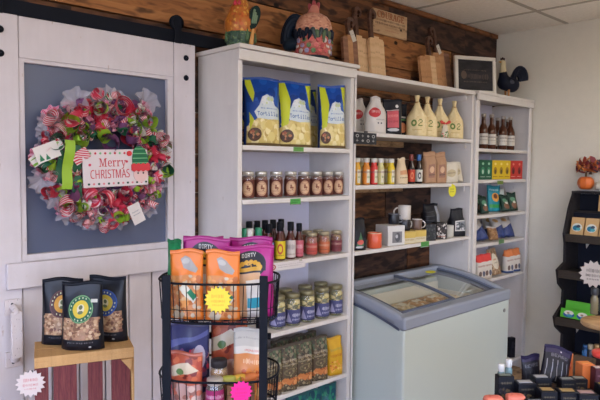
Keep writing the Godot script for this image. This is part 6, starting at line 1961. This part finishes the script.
# ---------- tiered display by the beige wall ----------
func build_display():
	var Z0 := -1.72
	var Z1 := -0.86
	var t := thing("tiered_display", "dark brown stepped display stand against the beige wall", "display stand")
	var dk := wood(121, rgb(26, 24, 28), rgb(36, 33, 36), rgb(48, 42, 42), -0.3, 0.6, 0.3)
	var edge := wood(122, rgb(40, 34, 32), rgb(56, 48, 42), rgb(74, 62, 54), -0.3, 0.6, 0.3)
	var navy := mat(rgb(26, 29, 40), 0.6)
	var prof := PackedVector2Array()
	for p in [[575, 191], [570, 208], [565, 234], [566, 244], [565.5, 262], [558, 270], [559.5, 284], [564, 290], [563, 304], [555, 317], [556.5, 327], [563, 334], [562, 352]]:
		var w := oz(p[0], p[1], Z0)
		prof.append(Vector2(w.x, w.y))
	prof.append(Vector2(prof[prof.size() - 1].x, 0.0))
	prof.append(Vector2(WALL_X - 0.004, 0.0))
	prof.append(Vector2(WALL_X - 0.004, prof[0].y))
	for z in [Z0 - 0.009, Z1 + 0.009]: obj("side_panel", prism(prof, 0.018), dk, t, Vector3(0, 0, z))
	var L := Z1 - Z0
	var zc := (Z0 + Z1) / 2
	obj("top_board", rbox(Vector3(WALL_X - 0.004 - prof[0].x + 0.01, 0.016, L + 0.04), 0.002, Vector3((WALL_X - 0.004 + prof[0].x - 0.01) / 2, prof[0].y - 0.008, zc)), dk, t)
	obj("back_board", box(Vector3(0.010, prof[0].y - 0.02, L - 0.001), Vector3(WALL_X - 0.012, (prof[0].y - 0.02) / 2 - 0.001, zc)), navy, t)
	# trays: lip corner of the profile, depth of the floor
	var lips := [[prof[2], 0.18], [prof[5], 0.26], [prof[9], 0.28]]
	var tray_y := []
	for l in lips:
		var lp: Vector2 = l[0]
		var dp: float = l[1]
		var x1 := minf(lp.x + dp, WALL_X - 0.02)
		obj("tray_floor", rbox(Vector3(x1 - lp.x - 0.014, 0.012, L - 0.002), 0.002, Vector3((lp.x + 0.014 + x1) / 2, lp.y - 0.020, zc)), dk, t)
		obj("tray_lip", rbox(Vector3(0.012, 0.056, L - 0.002), 0.003, Vector3(lp.x + 0.008, lp.y - 0.026, zc)), edge, t)
		tray_y.append(lp.y - 0.014)
	obj("riser", rbox(Vector3(0.012, 0.16, L - 0.002), 0.002, Vector3(lips[0][0].x + 0.135, tray_y[0] + 0.0801, zc)), navy, t)
	obj("step_board", rbox(Vector3(0.075, 0.012, L - 0.002), 0.002, Vector3(lips[0][0].x + 0.175, tray_y[0] + 0.166, zc)), dk, t)
	for k in 3:
		var br := oz([575.5, 0, 568][k], [244, 0, 333][k], Z0 + 0.1) if k != 1 else Vector3.ZERO
		if k != 1: obj("bracket", prism(PackedVector2Array([Vector2(0, 0), Vector2(0.022, 0), Vector2(0.004, -0.032)]), 0.004), mat(rgb(176, 172, 164), 0.4, 0.4), t, Vector3(lips[mini(k, 2)][0].x + 0.05, lips[mini(k, 2)][0].y - 0.06, Z0 + 0.12 + 0.004), Vector3(0, -90, 0))
	# tan cartons with a blue and white picture
	var ci := pic(64, 96, rgb(196, 160, 112))
	pe(ci, 0.5, 0.56, 0.40, 0.24, rgb(206, 210, 206))
	pe(ci, 0.42, 0.60, 0.26, 0.15, rgb(40, 110, 140))
	pe(ci, 0.60, 0.50, 0.16, 0.09, rgb(60, 70, 90))
	pe(ci, 0.62, 0.66, 0.18, 0.09, rgb(80, 160, 170))
	var cm := tex(ci, 0.6)
	var kraft := mat(rgb(186, 150, 104), 0.7)
	var lp0: Vector2 = lips[0][0]
	for i in 6:
		stamp("soap", func(p): fill_carton(p, 0.088, 0.128, 0.03, kraft, cm), "soap_carton", "tan carton in the top tray, %s from the corner bookcase end" % ORD[i], "carton", Vector3(lp0.x + 0.045, tray_y[0] + 0.0005, Z0 + 0.062 + 0.096 * i), -90, "tan cartons in the front row of the top tray", Vector3(-16, 0, 0))
	for i in 5:
		stamp("soap_low", func(p): fill_carton(p, 0.088, 0.114, 0.03, kraft, cm), "soap_carton", "tan carton on the step behind the top tray, %s from the corner bookcase end" % ORD[i], "carton", Vector3(lp0.x + 0.168, tray_y[0] + 0.1725, Z0 + 0.20 + 0.096 * i), -90, "tan cartons on the step behind the top tray", Vector3(-6, 0, 0))
	# packs in the second tray
	var lp1: Vector2 = lips[1][0]
	var pm := pic(64, 48, rgb(190, 176, 160))
	pr(pm, 0, 0, 1, 0.4, rgb(176, 52, 62))
	pe(pm, 0.4, 0.72, 0.2, 0.2, rgb(110, 140, 84))
	var pmm := tex(pm, 0.5)
	for i in 3:
		stamp("red_pack", func(p): fill_carton(p, 0.11, 0.05, 0.075, mat(rgb(172, 52, 60), 0.5), pmm), "snack_pack", "red and white pack in the second tray, %s from the corner bookcase end" % ORD[i], "pack", Vector3(lp1.x + 0.10, tray_y[1] + 0.001, Z0 + 0.19 + 0.13 * i), -90, "red and white packs in the second tray")
	# green box with two picture panels in the third tray
	var lp2: Vector2 = lips[2][0]
	var gi := pic(128, 64, rgb(84, 176, 48))
	for k in 2:
		var cx := 0.27 + 0.46 * k
		pe(gi, cx, 0.62, 0.19, 0.34, rgb(40, 80, 150))
		pe(gi, cx, 0.42, 0.16, 0.26, rgb(214, 210, 200))
		pe(gi, cx + 0.03, 0.72, 0.10, 0.16, rgb(60, 140, 170))
		pe(gi, cx - 0.02, 0.45, 0.05, 0.10, rgb(150, 120, 100))
	var gb := thing("sweet_box", "bright green counter box with two blue and white packs in the bottom tray", "box", Vector3(lp2.x + 0.060, tray_y[2] + 0.008, Z0 + 0.125), -90)
	gb.rotation_degrees = Vector3(-14, -90, 0)
	fill_carton(gb, 0.205, 0.062, 0.075, mat(rgb(84, 170, 50), 0.5), tex(gi, 0.5))
	obj("header", rbox(Vector3(0.205, 0.062, 0.003), 0.001, Vector3(0, 0.092, -0.036)), mat(rgb(92, 186, 52), 0.5), gb)
	settle(gb, tray_y[2] + 0.0005)
	for i in 2:
		stamp("dark_pack", func(p): fill_carton(p, 0.12, 0.07, 0.07, mat(rgb(60, 60, 74), 0.5), null), "snack_pack", ["dark pack in the bottom tray beside the green box", "dark pack in the bottom tray past the other dark pack"][i], "pack", Vector3(lp2.x + 0.075, tray_y[2] + 0.001, Z0 + 0.33 + 0.14 * i), -90, "dark packs in the bottom tray")
	starburst("price_sign", "white starburst price sign on the display's second tray", Vector3(lp1.x - 0.010, lp1.y + 0.005, ox(594, 272, lp1.x).z), 0.092, rgb(204, 194, 188), rgb(90, 84, 84), -84, 41, 14)
	# pumpkins and an autumn posy on top
	var ty := prof[0].y + 0.0005
	var pz := ox(585.5, 184, 4.365).z
	pumpkin("small orange pumpkin on top of the display", Vector3(4.368, ty, pz), 0.055, 0.125, rgb(206, 104, 44))
	var wz := ox(597, 186, 4.365).z
	pumpkin("small white pumpkin beside the orange one", Vector3(4.372, ty, pz + 0.102), 0.044, 0.085, rgb(196, 190, 176))
	var mg := thing("lidded_cup", "small white cup with a teal band standing behind the white pumpkin", "cup", Vector3(4.372, ty, pz + 0.20))
	obj("cup", lathe([[0.001, 0.0], [0.026, 0.0], [0.03, 0.06], [0.034, 0.10], [0.001, 0.10]], 18), mat(rgb(196, 194, 188), 0.4), mg)
	obj("band", lathe([[0.0325, 0.07], [0.0345, 0.086]], 18), mat(rgb(60, 150, 150), 0.5), mg)
	var po := thing("autumn_posy", "posy of dark red and orange autumn leaves on the pumpkin", "posy", Vector3(4.368, ty + 0.118, pz + 0.03))
	var g := RandomNumberGenerator.new()
	g.seed = 5
	obj("stem_bundle", lathe([[0.012, 0.0], [0.008, 0.02], [0.02, 0.05]], 10), mat(rgb(70, 54, 46), 0.8), po)
	var leaf := PackedVector2Array([Vector2(0, 0), Vector2(0.012, 0.010), Vector2(0.015, 0.022), Vector2(0.008, 0.034), Vector2(0, 0.044), Vector2(-0.008, 0.034), Vector2(-0.015, 0.022), Vector2(-0.012, 0.010)])
	var lm := prism(leaf, 0.0012)
	var cols := [rgb(120, 40, 52), rgb(150, 56, 40), rgb(180, 90, 44), rgb(60, 52, 70), rgb(92, 36, 56), rgb(196, 120, 60)]
	for i in 110:
		var d := Vector3(g.randf_range(-0.7, 0.35), g.randf_range(-0.1, 1.0), g.randf_range(-1.0, 1.3)).normalized()
		var p: Vector3 = Vector3(-0.01, 0.015, 0.01) + d * g.randf_range(0.01, 0.090) * Vector3(0.7, 0.95, 1.15)
		obj("leaf", lm, mat(cols[g.randi() % 6], 0.6), po, p, Vector3(g.randf_range(-70, 70), g.randf_range(0, 360), g.randf_range(-60, 60))).scale = Vector3.ONE * g.randf_range(0.9, 1.4)
	for i in 4:
		var b := Vector3(0, 0.05, -0.05)
		obj("twig", tube([b, b + Vector3(0, 0.018 + 0.008 * i, -0.03), b + Vector3(0, 0.03 + 0.014 * i, -0.055 + 0.012 * i)], 0.002, 5, 0.001), mat(rgb(96, 60, 54), 0.8), po)
	# round pedestal table with a bottle
	var c := oy(606, 321, 0.72)
	var pd := thing("round_side_table", "round light wood pedestal table in front of the display", "table", Vector3(c.x, 0, c.z))
	obj("table_top", lathe([[0.001, 0.69], [0.118, 0.69], [0.126, 0.698], [0.126, 0.714], [0.121, 0.72], [0.001, 0.72]], 32), wood(131, rgb(150, 116, 80), rgb(186, 150, 110), rgb(200, 166, 126), -0.3, 0.5, 0.3), pd)
	obj("pedestal", lathe([[0.10, 0.0], [0.10, 0.02], [0.03, 0.05], [0.022, 0.35], [0.03, 0.66], [0.06, 0.69]], 18), mat(rgb(60, 48, 44), 0.6), pd)
	var bp := oy(594, 314, 0.721)
	stamp("sample_bottle", func(p): fill_bottle(p, 0.021, 0.150, mat(rgb(120, 112, 88), 0.12), mat(rgb(52, 56, 62), 0.4), null, 0.36, 0.24, 0.1, 0.5, 0.75), "sample_bottle", "small glass bottle with a dark cap on the round table", "bottle", Vector3(bp.x, 0.7205, bp.z), 0)
	bp = oy(603, 312, 0.721)
	stamp("sample_bottle_b", func(p): fill_bottle(p, 0.024, 0.135, mat(rgb(54, 58, 70), 0.15), mat(rgb(40, 42, 50), 0.4), null, 0.36, 0.24, 0.1, 0.5, 0.75), "sample_bottle", "dark bottle beside the clear one on the round table", "bottle", Vector3(bp.x, 0.7205, bp.z), 0)
	# standing goods at the foot of the display
	obj("base_shelf", rbox(Vector3(0.26, 0.014, L - 0.002), 0.002, Vector3(4.28, 0.20, zc)), dk, t)
	for q in [[585.5, 0.10, rgb(40, 96, 150), rgb(36, 80, 130), "blue bottle low down on the display"], [590.5, 0.11, rgb(60, 60, 70), rgb(190, 176, 150), "dark bottle with a tan cap beside the blue one on the display"], [597, 0.12, rgb(70, 56, 50), rgb(196, 160, 110), "brown bottle with a tan cap at the display's foot"]]:
		var bz := ox(q[0], 350, 4.19)
		stamp("foot%f" % q[0], func(p): fill_bottle(p, 0.024, q[1] + 0.035, mat(q[2], 0.2), mat(q[3], 0.4), null, 0.34, 0.2, 0.1, 0.5, 0.6), "lotion_bottle", q[4], "bottle", Vector3(4.19, 0.2075, bz.z), 0)
func pumpkin(label: String, pos: Vector3, r: float, h: float, c: Color):
	var t := thing("pumpkin", label, "pumpkin", pos)
	var s := new_st()
	var G := []
	for i in 13:
		var q := i / 12.0
		var a := q * PI
		var row := PackedVector3Array()
		for j in 41:
			var b := TAU * j / 40.0
			var rib := 1.0 - 0.10 * pow(absf(cos(b * 4.0)), 3.0) * sin(a)
			row.append(Vector3(sin(b) * sin(a) * r * rib, h * 0.5 * (1.0 - cos(a)) * 0.92 - 0.1 * h * pow(absf(cos(a)), 6.0) * signf(-cos(a)) + h * 0.0, cos(b) * sin(a) * r * rib))
		G.append(row)
	for row in G:
		for j in row.size(): row[j].y = maxf(row[j].y, 0.0)
	grid(s, G)
	obj("flesh", done(s), mat(c, 0.4), t)
	obj("stalk", tube([Vector3(0, h * 0.78, 0), Vector3(0, h * 0.95, 0), Vector3(0.006, h * 1.08, 0)], r * 0.16, 6, r * 0.10), mat(rgb(110, 90, 60), 0.8), t)

# ---------- table of boxes in the near corner ----------
func build_table():
	var ty := 0.74
	var t := thing("display_table", "low dark display table crowded with boxes", "table", Vector3(2.24, 0, -0.60))
	var dk := wood(141, rgb(48, 38, 34), rgb(70, 54, 46), rgb(86, 68, 56), -0.1, 0.8, 0.3)
	obj("table_top", rbox(Vector3(0.80, 0.03, 0.84), 0.004, Vector3(0, ty - 0.016, 0)), dk, t)
	for x in [-0.36, 0.36]:
		for z in [-0.38, 0.38]: obj("leg", rbox(Vector3(0.045, ty - 0.031, 0.045), 0.003, Vector3(x, (ty - 0.031) / 2, z)), dk, t)
	var carton := func(label: String, px: float, py: float, w: float, h: float, d: float, turn: float, c: Color, front: Image, lid: Color, group := "") -> Vector3:
		var p := oy(px, py, ty)
		var o := thing("carton", label, "carton", Vector3(p.x, ty, p.z), turn, group)
		fill_carton(o, w, h, d, mat(c, 0.4), tex(front, 0.45) if front else null)
		obj("lid", rbox(Vector3(w * 0.72, 0.003, d * 0.5), 0.001, Vector3(0, h + 0.0005, 0)), mat(lid, 0.4), o)
		return Vector3(p.x, ty, p.z)
	var night := rgb(22, 24, 33)
	var cf := pic(64, 64, night)
	scrawl(cf, 0.15, 0.85, 0.3, 0.14, rgb(120, 110, 90), 2)
	specks(cf, 0.1, 0.5, 0.9, 0.95, [rgb(70, 66, 74), rgb(96, 84, 66), rgb(50, 50, 62)], 20, 0.09, 3)
	# small dark box with two capped bottles behind it
	var b0: Vector3 = carton.call("small dark box with a faint print before the white capped bottles", 504, 396.5, 0.058, 0.078, 0.035, -40.0, night, cf, rgb(90, 96, 84))
	for a in [[500.5, 391, 0.078], [508, 388, 0.086]]:
		var p := oy(a[0], a[1], ty)
		stamp("capbottle%f" % a[0], func(q): fill_bottle(q, 0.013, a[2] + 0.022, mat(rgb(120, 150, 160), 0.2), mat(rgb(206, 206, 208), 0.4), null, 0.3, 0.24, 0.1, 0.5, 0.72), "oil_bottle", "small bottle with a white cap behind the dark box" if a[0] < 504 else "slightly taller small bottle with a white cap behind the dark box", "bottle", Vector3(p.x, ty + 0.0005, p.z), 0)
	# rounded pink soaps
	var pink := mat(rgb(206, 112, 96), 0.4)
	for a in [[493, 413, "pink rounded soap bar beside the small dark box"], [515, 411, "pink rounded soap bar in front of the dark cartons"]]:
		var p := oy(a[0], a[1], ty)
		var o := thing("soap_bar", a[2], "soap", Vector3(p.x, ty, p.z), -45)
		obj("bar", rbox(Vector3(0.066, 0.030, 0.044), 0.0145, Vector3(0, 0.043, 0)), pink, o)
		obj("stamp_mark", rbox(Vector3(0.03, 0.002, 0.016), 0.0008, Vector3(0, 0.058, 0)), mat(rgb(190, 98, 84), 0.4), o)
		obj("tray", rbox(Vector3(0.075, 0.028, 0.06), 0.003, Vector3(0, 0.014, 0)), mat(rgb(150, 96, 70), 0.6), o)
	# rows of dark cartons
	var gold := rgb(150, 124, 80)
	var pale := rgb(150, 150, 156)
	var spots := [[524, 399, 0.065, 0.062, 0.05, -40, pale, "dark carton with a pale lid patch nearest the freezer"], [540, 395, 0.06, 0.068, 0.05, -40, pale, "dark carton with a pale lid patch below the striped pouches"], [546, 407, 0.055, 0.062, 0.05, -44, gold, "dark carton with a gold lid below the striped pouches"], [566, 408, 0.06, 0.062, 0.05, -44, gold, "dark carton with a gold lid in the middle of the row"], [585, 410, 0.066, 0.062, 0.05, -44, rgb(150, 120, 120), "dark carton with a rosy lid toward the row's end"], [535, 416, 0.06, 0.05, 0.05, -44, rgb(84, 88, 100), "low dark carton by the pink soap"], [566, 392, 0.055, 0.05, 0.04, -42, rgb(110, 114, 116), "low dark carton under the orange boxes"], [578, 391, 0.05, 0.05, 0.04, -42, rgb(120, 124, 120), "low dark carton beside the maroon box"], [604, 404, 0.05, 0.07, 0.05, -42, rgb(150, 120, 60), "dark carton with a mustard lid past the maroon box"]]
	for s in spots: carton.call(s[7], s[0], s[1], s[2], s[3], s[4], s[5], night, cf, s[6], "dark cartons on the table")
	# striped pouches
	for i in 2:
		var im := pic(96, 128, rgb(22, 22, 34))
		pr(im, 0, 0, 1, 0.16, rgb(40, 33, 64))
		if i == 0:
			word(im, "BEARD", 0.5, 0.32, 0.13, rgb(110, 110, 120), 1.0)
			for k in 4: pr(im, 0.15 + 0.2 * k, 0.5, 0.17 + 0.2 * k, 0.95, rgb(84, 86, 98))
		else:
			word(im, "BEARD", 0.55, 0.22, 0.09, rgb(104, 102, 116), 1.2)
			for k in 5: pp(im, [[0.12 + 0.18 * k, 0.34], [0.15 + 0.18 * k, 0.34], [0.13 + 0.18 * k, 0.95], [0.10 + 0.18 * k, 0.95]], rgb(120, 120, 130))
			pe(im, 0.6, 0.08, 0.03, 0.02, rgb(190, 180, 190))
		var m := tex(im, 0.4)
		var P := {"w": [0.082, 0.115][i], "h": [0.092, 0.124][i], "d": 0.035, "phase": i * 2.0}
		var p := oy([531, 553][i], [383, 388][i], ty)
		stamp("stripe_pouch%d" % i, func(q): fill_pouch(q, P, m, mat(rgb(38, 32, 60), 0.45)), "striped_pouch", ["small dark pouch with a purple top behind the cartons", "larger dark pouch with thin white stripes tilted on the cartons"][i], "pouch", Vector3(p.x, ty + 0.003, p.z), [-30.0, -36.0][i], "", [Vector3(-6, 0, 0), Vector3(-16, 0, -17)][i])
	# coloured boxes at the back
	var of := pic(48, 48, rgb(196, 110, 60))
	pr(of, 0.1, 0.35, 0.9, 0.7, rgb(190, 74, 56))
	scrawl(of, 0.15, 0.85, 0.5, 0.15, rgb(226, 180, 130), 4)
	carton.call("tan and orange box behind the striped pouch", 563, 375, 0.055, 0.092, 0.045, -40.0, rgb(196, 120, 70), of, rgb(206, 156, 100))
	carton.call("orange box beside the tan and orange one", 584.5, 386, 0.05, 0.088, 0.05, -38.0, rgb(196, 104, 50), null, rgb(206, 126, 62))
	var mf := pic(48, 64, rgb(76, 38, 48))
	scrawl(mf, 0.2, 0.8, 0.3, 0.1, rgb(140, 100, 110), 5)
	scrawl(mf, 0.2, 0.8, 0.6, 0.1, rgb(120, 80, 90), 6)
	carton.call("maroon box with a pale top edge", 597.5, 390, 0.042, 0.085, 0.042, -42.0, rgb(80, 40, 50), mf, rgb(176, 160, 160))
	carton.call("dark red box topped by the red tin lid", 606, 382, 0.06, 0.092, 0.05, -42.0, rgb(66, 40, 52), mf, rgb(120, 50, 52))
	var rp := oy(603, 381, ty)
	var rl := thing("red_tin", "flat red tin lying on the dark red box", "tin", Vector3(rp.x, ty + 0.0945, rp.z), 0)
	obj("tin", lathe([[0.001, 0.0], [0.040, 0.0], [0.042, 0.003], [0.042, 0.014], [0.001, 0.014]], 24), mat(rgb(190, 60, 56), 0.35), rl)
	obj("tin_lid", lathe([[0.043, 0.010], [0.043, 0.017], [0.040, 0.020], [0.001, 0.020]], 24), mat(rgb(206, 70, 62), 0.35), rl)
